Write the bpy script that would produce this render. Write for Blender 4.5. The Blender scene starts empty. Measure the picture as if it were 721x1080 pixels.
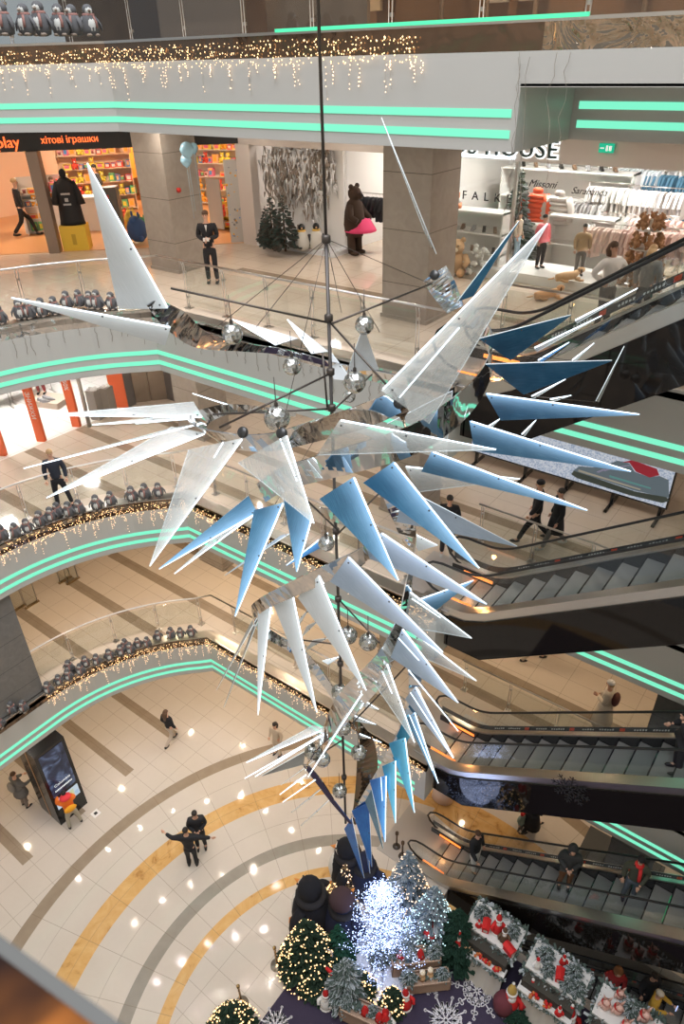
import bpy, bmesh, math, random, re
from mathutils import Vector, Matrix, geometry, noise
sc = bpy.context.scene
COL = sc.collection
R = random.Random(7)
PI = math.pi
# ---------------------------------------------------------------- camera
# plan axes: x runs along the balcony edge, y away from it into the shops, z up (metres)
F, TH, RO = 736.95, .5778, -.0272
PHI = -.663
EYE = Vector((13.03, -9.86, 19.75))
def _to(v): # camera-frame ground vector -> plan axes
    c, s = math.cos(PHI), math.sin(PHI)
    return Vector((v[0]*c+v[1]*s, -v[0]*s+v[1]*c, v[2]))
_fw = Vector((0, math.cos(TH), -math.sin(TH))); _r = Vector((1, 0, 0)); _u = _r.cross(_fw)
_c, _s = math.cos(RO), math.sin(RO)
RT, UP, FW = _to(_c*_r+_s*_u), _to(-_s*_r+_c*_u), _to(_fw)
FH = _to(Vector((0, 1, 0)))           # level forward direction
cam = bpy.data.cameras.new('camera'); co = bpy.data.objects.new('camera', cam); COL.objects.link(co)
cam.sensor_fit = 'VERTICAL'; cam.sensor_height = 36; cam.lens = F*36/1080
cam.clip_start = .05; cam.clip_end = 200
m = Matrix((RT, UP, -FW)).transposed().to_4x4(); m.translation = EYE; co.matrix_world = m
cam.dof.use_dof = True; cam.dof.focus_distance = 11; cam.dof.aperture_fstop = 3.5
sc.camera = co
def ray(x, y): return FW+RT*((x-360.5)/F)-UP*((y-540)/F)
def at(x, y, z=0.):                    # the point at height z seen at a photo pixel
    d = ray(x, y); return EYE+d*((z-EYE.z)/d.z)
def atY(x, y, Y):                      # the point at level distance Y from the eye
    d = ray(x, y); return EYE+d*(Y/d.dot(FH))
def atV(x, y, v):                      # the point on the upright plane y = v
    d = ray(x, y); return EYE+d*((v-EYE.y)/d.y)
# ---------------------------------------------------------------- light and exposure
vs = sc.view_settings; vs.view_transform = 'Standard'; vs.look = 'None'; vs.gamma = 1; vs.use_curve_mapping = False
vs.exposure = -.1
w = bpy.data.worlds.new('world'); sc.world = w; w.use_nodes = True
w.node_tree.nodes['Background'].inputs[0].default_value = (.86, .93, 1, 1)
w.node_tree.nodes['Background'].inputs[1].default_value = .42
def disc_light(name, x, y, z, power, size, col, spread=170):
    l = bpy.data.lights.new(name, 'AREA'); l.shape = 'DISK'; l.size = size; l.energy = power; l.color = col
    l.spread = math.radians(spread)
    o = bpy.data.objects.new(name, l); o.location = (x, y, z); COL.objects.link(o); return o
WARM = (1, .77, .52); SOFT = (1, .9, .8)
for i in range(5):                      # lamps of the hall ceiling far above
    for j in range(5):
        disc_light('hall_ceiling_lamp', 2+i*3.6, -14+j*3.8, 34, 265, .3, (.95, .96, 1))
for k, pw, cl in ((0, 30, WARM), (1, 34, WARM), (2, 30, SOFT), (3, 27, SOFT)):
    z = 5*k+3.58
    for (x, y) in ((-5, -5.5), (-4.2, -2), (-4, 1.4), (-1.8, 2.2), (1.2, 2.3), (4, 4.2), (7, 4.4), (10.2, 4.4), (13.6, 4.4), (1.2, 4.9), (-2.2, 4.9), (-4.6, -8.6)):
        disc_light('balcony_downlight', x, y, z, pw, .09, cl)
for x, y, pw, cl, k in ((-9.5, 5.5, 170, (1, .80, .60), 3), (-8.8, 1, 150, (1, .82, .64), 3), (-5.5, 9.5, 170, (1, .80, .60), 3), (-12, 8.5, 160, (1, .82, .64), 3),
        (-1.2, 8.1, 70, (1, .95, .9), 3), (2.2, 9.2, 130, (1, .95, .9), 3), (5, 8.6, 150, (1, .96, .92), 3), (8, 8.6, 150, (1, .96, .92), 3), (11.5, 8.6, 150, (1, .96, .92), 3),
        (-8.5, -1, 150, (1, .96, .92), 2), (-8.5, 2.4, 150, (1, .96, .92), 2), (-8.5, -4.5, 100, (1, .96, .92), 2)):
    disc_light('shop_ceiling_lamp', x, y, 5*k+3.5, pw, .5, cl)
for k in range(4):                      # small soffit lamps following the balcony edges
    for i in range(13):
        a = PI+.15-i*.215
        if i < 6: x, y = 3.29+5.85*math.cos(a), -4.25+5.85*math.sin(a)
        else: x, y = -.3+(i-6)*1.25, .55
        disc_light('soffit_lamp', x, y, 5*k+3.585, 9, .07, ((1, .86, .7), (1, .86, .7), (1, .9, .8), (1, .9, .8))[k])
for x in (9, 12, 15):
    disc_light('basement_downlight', x, 3, -1.6, 30, .2, WARM)
# ---------------------------------------------------------------- materials
MATS = {}
def mat(name, col=(.8, .8, .8), rough=.5, metal=0., emis=None, es=0., alpha=1., spec=.5, coat=0.):
    if name in MATS: return MATS[name]
    m = bpy.data.materials.new(name); m.use_nodes = True
    b = m.node_tree.nodes['Principled BSDF']
    b.inputs['Base Color'].default_value = (*col, 1); b.inputs['Roughness'].default_value = rough
    b.inputs['Metallic'].default_value = metal; b.inputs['Specular IOR Level'].default_value = spec
    b.inputs['Coat Weight'].default_value = coat
    if emis: b.inputs['Emission Color'].default_value = (*emis, 1); b.inputs['Emission Strength'].default_value = es
    if alpha < 1: b.inputs['Alpha'].default_value = alpha
    MATS[name] = m; return m
class NT:                               # short hand for shader maths
    def __init__(s, m): s.m = m; s.t = m.node_tree; s.b = s.t.nodes['Principled BSDF']
    def n(s, ty, **kw):
        o = s.t.nodes.new(ty)
        for k, v in kw.items(): setattr(o, k, v)
        return o
    def put(s, sock, v):
        if hasattr(v, 'is_linked') or isinstance(v, bpy.types.NodeSocket): s.t.links.new(v, sock)
        else:
            try: sock.default_value = v
            except Exception: sock.default_value = (*v, 1)
    def M(s, op, *a):
        o = s.n('ShaderNodeMath', operation=op)
        for i, v in enumerate(a): s.put(o.inputs[i], v)
        return o.outputs[0]
    def mix(s, f, a, b, bt='MIX'):
        o = s.n('ShaderNodeMix', data_type='RGBA', blend_type=bt)
        s.put(o.inputs[0], f); s.put(o.inputs[6], a if not isinstance(a, tuple) else (*a, 1)); s.put(o.inputs[7], b if not isinstance(b, tuple) else (*b, 1))
        return o.outputs[2]
    def pos(s):
        g = s.n('ShaderNodeNewGeometry'); x = s.n('ShaderNodeSeparateXYZ'); s.t.links.new(g.outputs['Position'], x.inputs[0]); return x.outputs, g.outputs['Position']
    def obj(s):
        g = s.n('ShaderNodeTexCoord'); x = s.n('ShaderNodeSeparateXYZ'); s.t.links.new(g.outputs['Object'], x.inputs[0]); return x.outputs, g.outputs['Object']
    def noise(s, vec, scale, detail=3, dist=0., rough=.5):
        o = s.n('ShaderNodeTexNoise'); s.t.links.new(vec, o.inputs['Vector']); o.inputs['Scale'].default_value = scale
        o.inputs['Detail'].default_value = detail; o.inputs['Distortion'].default_value = dist; o.inputs['Roughness'].default_value = rough; return o.outputs[0]
    def band(s, v, lo, hi): return s.M('MULTIPLY', s.M('GREATER_THAN', v, lo), s.M('LESS_THAN', v, hi))
    def ramp(s, f, stops):
        o = s.n('ShaderNodeValToRGB'); e = o.color_ramp.elements
        while len(e) < len(stops): e.new(.5)
        for el, (p, c) in zip(e, stops): el.position = p; el.color = (*c, 1)
        s.put(o.inputs[0], f); return o.outputs[0]
    def col(s, v): s.put(s.b.inputs['Base Color'], v)
    def bump(s, h, st=.3, d=.01):
        o = s.n('ShaderNodeBump'); o.inputs['Strength'].default_value = st; o.inputs['Distance'].default_value = d
        s.put(o.inputs['Height'], h); s.t.links.new(o.outputs[0], s.b.inputs['Normal'])
def floor_mat(name, ground):
    m = mat(name, rough=.16, spec=.5); t = NT(m); (x, y, z), P = t.pos()
    base = t.mix(t.noise(P, .9, 4), (.57, .50, .43) if ground else (.60, .50, .40), (.65, .58, .51) if ground else (.68, .585, .48))
    base = t.mix(t.M('MULTIPLY', t.noise(P, 5, 6, 1.5), .25), base, (.50, .43, .36) if ground else (.52, .42, .33))
    def grid(v, p, w): return t.M('LESS_THAN', t.M('FRACT', t.M('DIVIDE', t.M('ADD', v, 100.), p)), w/p)
    sq = t.M('MAXIMUM', grid(x, .92, .012), grid(y, .62, .012))
    left = t.M('LESS_THAN', x, -1.8)
    bands = None
    for lo, hi in ((-10.25, -9.9), (-8.4, -8.05), (-6.6, -6.25), (-4.7, -4.4), (-2.85, -2.5), (-.95, -.6), (.85, 1.2), (2.7, 3.05)):
        q = t.band(y, lo, hi); bands = q if bands is None else t.M('MAXIMUM', bands, q)
    bands = t.M('MULTIPLY', bands, t.M('GREATER_THAN', x, -6.))
    brown = t.mix(t.noise(P, 3, 5), (.26, .2, .145), (.37, .29, .21))
    if ground:
        dx = t.M('SUBTRACT', x, 8.72); dy = t.M('SUBTRACT', y, -4.72)
        r = t.M('SQRT', t.M('ADD', t.M('MULTIPLY', dx, dx), t.M('MULTIPLY', dy, dy)))
        an = t.M('ARCTAN2', dy, dx)
        inr = t.band(r, 4.42, 9.4)
        rad = t.M('LESS_THAN', t.M('MULTIPLY', t.M('FRACT', t.M('MULTIPLY', t.M('ADD', an, 4.), 6.2)), r), .085)
        cir = t.band(r, 8.36, 8.372); cir = t.M('MAXIMUM', cir, t.band(r, 6.38, 6.392)); cir = t.M('MAXIMUM', cir, t.band(r, 7.42, 7.43))
        joint = t.mix(inr, t.n('ShaderNodeCombineColor').outputs[0], (0, 0, 0))
        jv = t.M('ADD', t.M('MULTIPLY', sq, t.M('SUBTRACT', 1., inr)), t.M('MULTIPLY', t.M('MAXIMUM', rad, cir), inr))
        bands = t.M('MULTIPLY', bands, t.M('MULTIPLY', left, t.M('LESS_THAN', y, .5)))
        bands = t.M('MULTIPLY', bands, t.M('GREATER_THAN', r, 9.4))
        base = t.mix(bands, base, brown)
        base = t.mix(t.band(r, 9.02, 9.4), base, brown)
        base = t.mix(t.band(r, 5.36, 5.71), base, t.mix(t.noise(P, 3, 5), (.25, .225, .19), (.36, .32, .27)))
        vein = t.M('POWER', t.noise(P, 1.6, 6, 3.), 2.2)
        yel = t.ramp(t.noise(P, 1.3, 7, 2.4, .62), ((.3, (.36, .17, .05)), (.42, (.62, .36, .13)), (.7, (.70, .44, .19))))
        base = t.mix(t.band(r, 7.11, 7.75), base, yel)
        base = t.mix(t.band(r, 4.42, 4.73), base, yel)
        # the wider honey-coloured field beside the escalators
        f = t.M('MULTIPLY', t.M('GREATER_THAN', x, 7.), t.band(t.M('ADD', y, t.M('MULTIPLY', x, .18)), 3.25, 4.35))
        base = t.mix(t.M('MULTIPLY', f, t.M('LESS_THAN', x, 9.6)), base, yel)
    else:
        jv = sq
        r2 = t.M('MULTIPLY', t.band(y, 3.7, 4.02), t.M('GREATER_THAN', x, -1.))
        base = t.mix(t.M('MAXIMUM', bands if name != 'tiles_top' else t.M('MULTIPLY', bands, 0.), r2), base, brown)
        shop = t.M('LESS_THAN', x, -6.05)
        if name == 'tiles_shop': base = t.mix(shop, base, (.86, .83, .8))
        if name == 'tiles_wood': pass
    base = t.mix(t.M('MULTIPLY', jv, .55), base, (.2, .15, .1))
    t.col(base)
    t.put(t.b.inputs['Roughness'], t.M('ADD', .035, t.M('MULTIPLY', t.noise(P, 8, 3), .07)))
    return m
# ---------------------------------------------------------------- mesh helper
class MB:
    def __init__(s): s.v = []; s.f = []; s.mi = []; s.sm = []
    def add(s, vs, fs, mi=0, smooth=False):
        n = len(s.v); s.v += [tuple(v) for v in vs]; s.f += [tuple(n+i for i in f) for f in fs]; s.mi += [mi]*len(fs); s.sm += [smooth]*len(fs); return s
    def box(s, a, b, mi=0, M=None):
        x0, y0, z0 = a; x1, y1, z1 = b
        vs = [Vector(p) for p in ((x0, y0, z0), (x1, y0, z0), (x1, y1, z0), (x0, y1, z0), (x0, y0, z1), (x1, y0, z1), (x1, y1, z1), (x0, y1, z1))]
        if M: vs = [M @ v for v in vs]
        return s.add(vs, [(0, 3, 2, 1), (4, 5, 6, 7), (0, 1, 5, 4), (1, 2, 6, 5), (2, 3, 7, 6), (3, 0, 4, 7)], mi)
    def cbox(s, c, d, mi=0, M=None, rz=0):
        if rz: M = (M or Matrix()) @ Matrix.Translation(c) @ Matrix.Rotation(rz, 4, 'Z'); c = (0, 0, 0)
        return s.box([c[i]-d[i]/2 for i in range(3)], [c[i]+d[i]/2 for i in range(3)], mi, M)
    def tube(s, pts, r, n=8, mi=0, cap=True, smooth=True, flat=1.):
        pts = [Vector(p) for p in pts]; rs = r if isinstance(r, (list, tuple)) else [r]*len(pts)
        base = len(s.v); prev = None; rings = []
        for i, p in enumerate(pts):
            d = (pts[min(i+1, len(pts)-1)]-pts[max(i-1, 0)])
            d = d.normalized() if d.length > 1e-9 else Vector((0, 0, 1))
            if prev is None: a = d.cross(Vector((0, 0, 1)) if abs(d.z) < .9 else Vector((1, 0, 0))).normalized()
            else:
                a = prev-d*prev.dot(d); a = a.normalized() if a.length > 1e-6 else d.orthogonal().normalized()
            prev = a; b = d.cross(a)
            rings.append([p+a*math.cos(2*PI*j/n)*rs[i]+b*math.sin(2*PI*j/n)*rs[i]*flat for j in range(n)])
        vs = [v for rg in rings for v in rg]; fs = []
        for i in range(len(pts)-1):
            for j in range(n):
                k = (j+1) % n; fs.append((i*n+j, i*n+k, (i+1)*n+k, (i+1)*n+j))
        if cap: fs.append(tuple(range(n-1, -1, -1))); fs.append(tuple((len(pts)-1)*n+j for j in range(n)))
        return s.add(vs, fs, mi, smooth)
    def lathe(s, prof, c=(0, 0, 0), n=12, mi=0, smooth=True, M=None):
        vs = []; fs = []
        for r, z in prof:
            for j in range(n):
                a = 2*PI*j/n; v = Vector((r*math.cos(a), r*math.sin(a), z))
                vs.append((M @ v if M else v)+Vector(c))
        for i in range(len(prof)-1):
            for j in range(n):
                k = (j+1) % n; fs.append((i*n+j, i*n+k, (i+1)*n+k, (i+1)*n+j))
        fs.append(tuple(range(n-1, -1, -1))); fs.append(tuple((len(prof)-1)*n+j for j in range(n)))
        return s.add(vs, fs, mi, smooth)
    def ball(s, c, r, n=8, mi=0, sc=(1, 1, 1), M=None):
        m_ = max(4, n//2+1)
        prof = [(max(1e-4, math.sin(PI*i/m_))*1., -math.cos(PI*i/m_)) for i in range(m_+1)]
        vs = []; fs = []
        for rr, z in prof:
            for j in range(n):
                a = 2*PI*j/n; v = Vector((rr*math.cos(a)*sc[0]*r, rr*math.sin(a)*sc[1]*r, z*r*sc[2]))
                vs.append((M @ v if M else v)+Vector(c))
        for i in range(m_):
            for j in range(n):
                k = (j+1) % n; fs.append((i*n+j, i*n+k, (i+1)*n+k, (i+1)*n+j))
        return s.add(vs, fs, mi, True)
    def octa(s, c, r, mi=0):
        x, y, z = c
        return s.add([(x+r, y, z), (x-r, y, z), (x, y+r, z), (x, y-r, z), (x, y, z+r), (x, y, z-r)],
                     [(0, 2, 4), (2, 1, 4), (1, 3, 4), (3, 0, 4), (2, 0, 5), (1, 2, 5), (3, 1, 5), (0, 3, 5)], mi, True)
    def poly(s, pts, z0, z1, mi=0, side=None, bottom=None):   # flat plan polygon with thickness
        tris = geometry.tessellate_polygon([[Vector((p[0], p[1], 0)) for p in pts]])
        n = len(pts); vs = [(p[0], p[1], z1) for p in pts]+[(p[0], p[1], z0) for p in pts]
        up = []; dn = []
        for t in tris:
            a, b, c = (Vector((*pts[i][:2], 0)) for i in t)
            if (b-a).cross(c-a).z < 0: t = t[::-1]
            up.append(tuple(t)); dn.append(tuple(i+n for i in t[::-1]))
        s.add(vs, up, mi)
        s.add(vs, dn, mi if bottom is None else bottom)
        s.add(vs, [(i+n, (i+1) % n+n, (i+1) % n, i) for i in range(n)], mi if side is None else side)
        return s
    def prism(s, pts, vec, mi=0):        # planar loop pushed along a vector
        n = len(pts); vec = Vector(vec); vs = [Vector(p) for p in pts]+[Vector(p)+vec for p in pts]
        return s.add(vs, [tuple(range(n)), tuple(range(2*n-1, n-1, -1))]+[(i, i+n, (i+1) % n+n, (i+1) % n) for i in range(n)], mi)
    def mesh(s, name, mats):
        me = bpy.data.meshes.new(name); me.from_pydata(s.v, [], s.f)
        for m_ in (mats if isinstance(mats, (list, tuple)) else [mats]): me.materials.append(m_)
        me.polygons.foreach_set('material_index', s.mi); me.polygons.foreach_set('use_smooth', s.sm); me.update()
        bm = bmesh.new(); bm.from_mesh(me); bmesh.ops.recalc_face_normals(bm, faces=bm.faces); bm.to_mesh(me); bm.free()
        return me
    def build(s, name, mats, parent=None, loc=None):
        o = bpy.data.objects.new(name, s.mesh(name, mats)); COL.objects.link(o)
        if parent: o.parent = parent
        if loc is not None: o.location = loc
        return o
def tag(o, label=None, cat=None, group=None, kind=None):
    if label:
        o['label'] = label
        if len(re.findall('[^ ,-]+', label)) > 16: print('LONG', label)
    if cat: o['category'] = cat
    if group: o['group'] = group
    if kind: o['kind'] = kind
    return o
def thing(name, label, cat, loc=(0, 0, 0), rz=0, group=None):
    o = bpy.data.objects.new(name, None); o.empty_display_size = .1; COL.objects.link(o); o.location = loc; o.rotation_euler = (0, 0, rz)
    return tag(o, label, cat, group)
def dup(root, loc, rz=0, label=None, group=None, s=1.):
    r = root.copy(); COL.objects.link(r); r.location = loc; r.rotation_euler = (0, 0, rz); r.scale = (s, s, s)
    if label:
        r['label'] = label
        if len(re.findall('[^ ,-]+', label)) > 16: print('LONG', label)
    if group: r['group'] = group
    for ch in list(root.children):
        c = ch.copy(); COL.objects.link(c); c.parent = r
        for g in list(ch.children):
            d = g.copy(); COL.objects.link(d); d.parent = c
    return r
ORD = ['first', 'second', 'third', 'fourth', 'fifth', 'sixth', 'seventh', 'eighth', 'ninth', 'tenth', 'eleventh', 'twelfth', 'thirteenth', 'fourteenth', 'fifteenth', 'sixteenth', 'seventeenth', 'eighteenth', 'nineteenth', 'twentieth']
def od(i): return ORD[i] if i < 20 else 'twenty-'+ORD[i-20] if i < 29 else f'{i+1}th'
# ---------------------------------------------------------------- shared materials
WHITE = mat('fascia_white', (.50, .49, .46), .35)
t = NT(WHITE)
LED = mat('green_led', (.02, .1, .06), .6, emis=(.24, 1.0, .66), es=.98)
WLED = mat('white_led', (.8, .9, 1), .4, emis=(.80, .92, 1), es=2.0)
STEEL = mat('brushed_steel', (.62, .6, .57), .28, 1)
MIRROR = mat('mirror_steel', (.80, .80, .80), .05, 1)
_t = NT(MIRROR); _x, _P = _t.pos(); _t.bump(_t.noise(_P, 1.5, 2, .6), .25, .1)
BAND = mat('bronze_mirror_band', (.20, .14, .10), .12, .9)
_t = NT(BAND); _x, _P = _t.pos(); _t.bump(_t.noise(_P, 2, 2, .6), .3, .08)
WMIR = mat('warm_mirror', (.46, .35, .25), .07, 1)
_t = NT(WMIR); _x, _P = _t.pos(); _t.bump(_t.noise(_P, 2.2, 3, 1.2), .8, .15)
BLACK = mat('black_gloss', (.008, .008, .01), .06, 0, coat=.3)
RUBBER = mat('black_rubber', (.012, .012, .012), .35)
def glass_mat(name, tint=(.93, .95, .94), refl=.10):
    m = bpy.data.materials.new(name); m.use_nodes = True; nt = m.node_tree; nt.nodes.remove(nt.nodes['Principled BSDF'])
    o = nt.nodes['Material Output']; a = nt.nodes.new('ShaderNodeBsdfTransparent'); a.inputs[0].default_value = (*tint, 1)
    g = nt.nodes.new('ShaderNodeBsdfGlossy'); g.inputs['Roughness'].default_value = .02; mx = nt.nodes.new('ShaderNodeMixShader')
    fr = nt.nodes.new('ShaderNodeLayerWeight'); fr.inputs[0].default_value = .5
    pw = nt.nodes.new('ShaderNodeMath'); pw.operation = 'POWER'; pw.inputs[1].default_value = 3.5; nt.links.new(fr.outputs['Facing'], pw.inputs[0])
    ad = nt.nodes.new('ShaderNodeMath'); ad.operation = 'MULTIPLY_ADD'; ad.inputs[1].default_value = .5; ad.inputs[2].default_value = refl*.45; nt.links.new(pw.outputs[0], ad.inputs[0])
    nt.links.new(ad.outputs[0], mx.inputs[0]); nt.links.new(a.outputs[0], mx.inputs[1]); nt.links.new(g.outputs[0], mx.inputs[2]); nt.links.new(mx.outputs[0], o.inputs[0]); return m
GLASS = glass_mat('clear_glass')
GROUND = floor_mat('tiles_ground', True); TILE = floor_mat('tiles_gallery', False); TSHOP = floor_mat('tiles_shop', False); TTOP = floor_mat('tiles_top', False)
BULB = mat('warm_bulb', (1, .8, .5), .4, emis=(1, .60, .27), es=2.6)
BULBP = mat('pink_bulb', (1, .8, .6), .4, emis=(1, .66, .42), es=2.2)
WIRE = mat('pale_wire', (.42, .37, .32), .6)
# ---------------------------------------------------------------- the balcony edges
CC = (3.29, -4.25); RR = 5.33
def edge(off=0., jog=7.76, curved=True, right=True, y_end=-13.):
    """plan line of the opening's edge, pushed off metres back over the floor; from the left end to the right"""
    pts = []
    r = RR+off
    pts.append((CC[0]-r, y_end))
    a0 = PI; a1 = math.atan2(0-CC[1], 0-CC[0])
    if curved:
        for i in range(15):
            a = a0+(a1-a0)*i/14
            pts.append((CC[0]+r*math.cos(a), CC[1]+r*math.sin(a)))
    pts[-1] = (-.0-off*.55, off)
    if right:
        pts += [(jog-off, off)]
        pts += [(jog-off, 1.89+off), (22, 1.89+off)]
    else: pts += [(22, off)]
    return pts
def top_edge(off=0., jog=8.46, right=True):
    pts = [(-9., -2.6+off), (-2.6-off*.3, -1.33+off), (0-off*.3, off)]
    if right: pts += [(jog-off, off), (jog-off, 1.89+off), (22, 1.89+off)]
    else: pts += [(22, off)]
    return pts
def strip_wall(mb, pts, z0, z1, th, mi=0, side=1):
    """upright band along a plan line, th thick towards the void"""
    n = len(pts); off = []
    for i, p in enumerate(pts):
        a = Vector(pts[max(i-1, 0)]); b = Vector(pts[min(i+1, n-1)]); p = Vector(p)
        d1 = (p-a).normalized() if i else (b-p).normalized(); d2 = (b-p).normalized() if i < n-1 else d1
        n1 = Vector((d1.y, -d1.x)); n2 = Vector((d2.y, -d2.x)); nn = (n1+n2)
        nn = nn/max(nn.dot(n1), .3)
        off.append(p+nn*th*side)
    vs = []
    for p, q in zip(pts, off): vs += [(p[0], p[1], z0), (p[0], p[1], z1), (q[0], q[1], z1), (q[0], q[1], z0)]
    fs = []
    for i in range(n-1):
        a = 4*i
        for j in range(4): fs.append((a+j, a+(j+1) % 4, a+4+(j+1) % 4, a+4+j))
    fs += [(0, 1, 2, 3), (4*n-4, 4*n-1, 4*n-2, 4*n-3)]
    mb.add(vs, fs, mi)
def st(o, name=None): o['kind'] = 'structure'; return o
OUT = [(22, 14), (-16, 14), (-16, -13)]
# ground, with the escalator well cut out
mb = MB(); mb.poly([(-16, -16), (24, -16), (24, -.12), (8.6, -.12), (8.6, 1.75), (24, 1.75), (24, 14), (-16, 14)], -.4, 0)
st(mb.build('floor', GROUND))
mb = MB(); mb.box((6, -3, -5.2), (24, 8, -5)); st(mb.build('floor', TILE))
mb = MB(); mb.box((8.5, 1.76, -5), (24, 1.9, -.4)); st(mb.build('wall_basement', mat('basement_wall', (.25, .2, .16), .5)))
for k in (1, 2, 3):
    e = edge()
    mb = MB(); mb.poly(e+OUT, 5*k-.12, 5*k, 0); st(mb.build('floor', {1: TILE, 2: TSHOP, 3: TTOP}[k]))
    e1 = edge(.15); mb = MB(); mb.poly(e1+OUT, 5*k-1.38, 5*k-.3, 0); st(mb.build('ceiling', mat('ceiling_white', (.7, .68, .64), .6)))
    mb = MB(); strip_wall(mb, edge(), 5*k-1.40, 5*k-.247, -.12); st(mb.build('balcony_fascia', WHITE))
    mb = MB(); strip_wall(mb, edge()[:-2], 5*k-.247, 5*k+.05, -.1); st(mb.build('balcony_edge_band', MIRROR if k == 3 else BAND))
    mb = MB(); strip_wall(mb, edge()[-2:], 5*k-.247, 5*k+.05, -.1); st(mb.build('balcony_edge_band', WHITE))
    mb = MB(); strip_wall(mb, edge(-.02)[:-2], 5*k+.05, 5*k+.08, -.3); st(mb.build('balcony_ledge', STEEL))
    mb = MB()
    for dz in (-.124, .124):
        z = 5*k-1.063+dz
        strip_wall(mb, edge()[:-3]+[(7.45, 0)], z-.05, z+.05, .012)
        strip_wall(mb, [(7.86, 1.89), (22, 1.89)], z-.05, z+.05, .012)
    tag(mb.build('led_strips', LED), f'pair of green light strips along the {["", "lowest", "middle", "upper"][k]} balcony fascia', 'light strip')
# the balcony level with the eye
k = 4
mb = MB(); mb.poly(top_edge(.13)+OUT[:2]+[(-16, -2.4)], 18.62, 19.98); st(mb.build('floor', TTOP))
mb = MB(); strip_wall(mb, top_edge(), 18.60, 19.37, -.12); strip_wall(mb, top_edge(0, right=False), 19.37, 19.753, -.12)
mb.poly([(8.46, -.0), (22, 0), (22, 1.9), (8.46, 1.9)], 19.36, 19.40); st(mb.build('balcony_fascia', WHITE))
mb = MB(); strip_wall(mb, top_edge(0, right=False)[:-1]+[(8.7, 0)], 19.753, 20.05, -.1); st(mb.build('balcony_edge_band', BAND)); mb = MB(); strip_wall(mb, [(8.7, 0), (22, 0)], 19.753, 20.05, -.1); st(mb.build('balcony_edge_band', WMIR))
mb = MB(); strip_wall(mb, top_edge(-.02, right=False), 20.05, 20.09, -.3); st(mb.build('balcony_ledge', STEEL))
mb = MB()
for dz in (-.124, .124):
    z = 18.937+dz
    strip_wall(mb, top_edge()[:3]+[(8.37, 0)], z-.05, z+.05, .012); strip_wall(mb, [(8.56, 1.89), (22, 1.89)], z-.05, z+.05, .012)
tag(mb.build('led_strips', LED), 'pair of green light strips along the topmost fascia', 'light strip')
mb = MB(); mb.box((4.3, -.04, 20.08), (9.25, -.0, 20.125)); tag(mb.build('led_ledge_strip', mat('green_led_dim', (.1, .5, .3), .4, emis=(.03, .75, .33), es=.9)), 'single green light strip along the topmost ledge above the string lights', 'light strip')
# ---------------------------------------------------------------- icicle lights
def icicles(path, zt, label, dens=26, drop=.62, pos=0):
    rnd = random.Random(len(label)*7+pos); mb = MB()
    for i in range(len(path)-1):
        a, b = Vector(path[i]), Vector(path[i+1]); L = (b-a).length; d = (b-a).normalized(); nn = Vector((d.y, -d.x))
        s = 0.
        while s < L:
            p = a+d*s+nn*(.045+rnd.random()*.02)
            for q in range(rnd.randint(3, 6)):      # curtain over the band
                z = zt-.02-rnd.random()*.33; x = p+d*rnd.uniform(-.04, .04)
                mb.octa((x.x, x.y, z), rnd.uniform(.009, .015), 1)
            s += rnd.uniform(.04, .1)
        s = rnd.uniform(0, .3)
        while s < L:                                  # tails hanging over the fascia
            for tail in range(3):
                p = a+d*(s+rnd.uniform(-.12, .12))+nn*.04
                ln = rnd.uniform(.1, .38)*(1 if tail else 1.5)*drop/.62
                pts = []; z = zt-.3
                for q in range(7):
                    pts.append((p.x+d.x*rnd.uniform(-.02, .02), p.y+d.y*rnd.uniform(-.02, .02), z-ln*q/6))
                mb.tube(pts, .0035, 3, 0, False)
                for q in pts[1:]:
                    if rnd.random() < .7: mb.octa(q, .012, 2)
            s += rnd.uniform(.38, .62)
    return tag(mb.build('icicle_lights', [WIRE, BULB, BULBP]), label, 'string lights', kind='stuff')
te = top_edge()
icicles(te[:3], 20.0, 'warm icicle lights hanging over the topmost band above the toy shop sign')
icicles([(0, 0), (6.9, 0)], 20.0, 'dense warm icicle lights over the topmost band right of the bend', pos=1)
for k, nm in ((2, 'middle'), (1, 'lowest')):
    e = edge()
    icicles(e[1:16], 5*k+.03, f'warm icicle lights along the curved left part of the {nm} balcony')
    icicles([(0, 0), (7.7, 0)], 5*k+.03, f'warm icicle lights along the straight part of the {nm} balcony')
def bare_wires(path, zt, label):
    rnd = random.Random(5); mb = MB()
    for i in range(len(path)-1):
        a, b = Vector(path[i]), Vector(path[i+1]); L = (b-a).length; d = (b-a).normalized(); nn = Vector((d.y, -d.x)); s = .1
        while s < L:
            p = a+d*s+nn*.03; ln = rnd.uniform(.15, .5); pts = [(p.x+d.x*rnd.uniform(-.03, .03), p.y+d.y*rnd.uniform(-.03, .03), zt-ln*q/6) for q in range(7)]
            mb.tube(pts, .005, 3, 0, False); s += rnd.uniform(.2, .42)
    return tag(mb.build('unlit_icicle_wires', mat('unlit_wire', (.2, .16, .12), .7)), label, 'string lights', kind='stuff')
bare_wires(edge()[1:16]+[(7.5, 0)], 14.76, 'unlit icicle wires hanging on the fascia below the upper balcony')
mb = MB()
for (x, y0, L, sd) in ((551, 55, 1.9, 1), (556, 60, 2.6, 2), (590, 55, 1.6, 3), (604, 55, 1.3, 4), (546, 60, 1.4, 5)):
    p = atV(x, y0, -.03); rnd = random.Random(sd); px = 0; pts = []
    for q in range(14):
        px += rnd.uniform(-.05, .05); pts.append((p.x+px, -.04-.02*rnd.random(), p.z-L*q/13))
    mb.tube(pts, .004, 3, 0, False)
tag(mb.build('loose_wires', mat('pale_loose_wire', (.36, .32, .27), .6)), 'loose unlit wires dangling at the fascia corner', 'wires')
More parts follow.
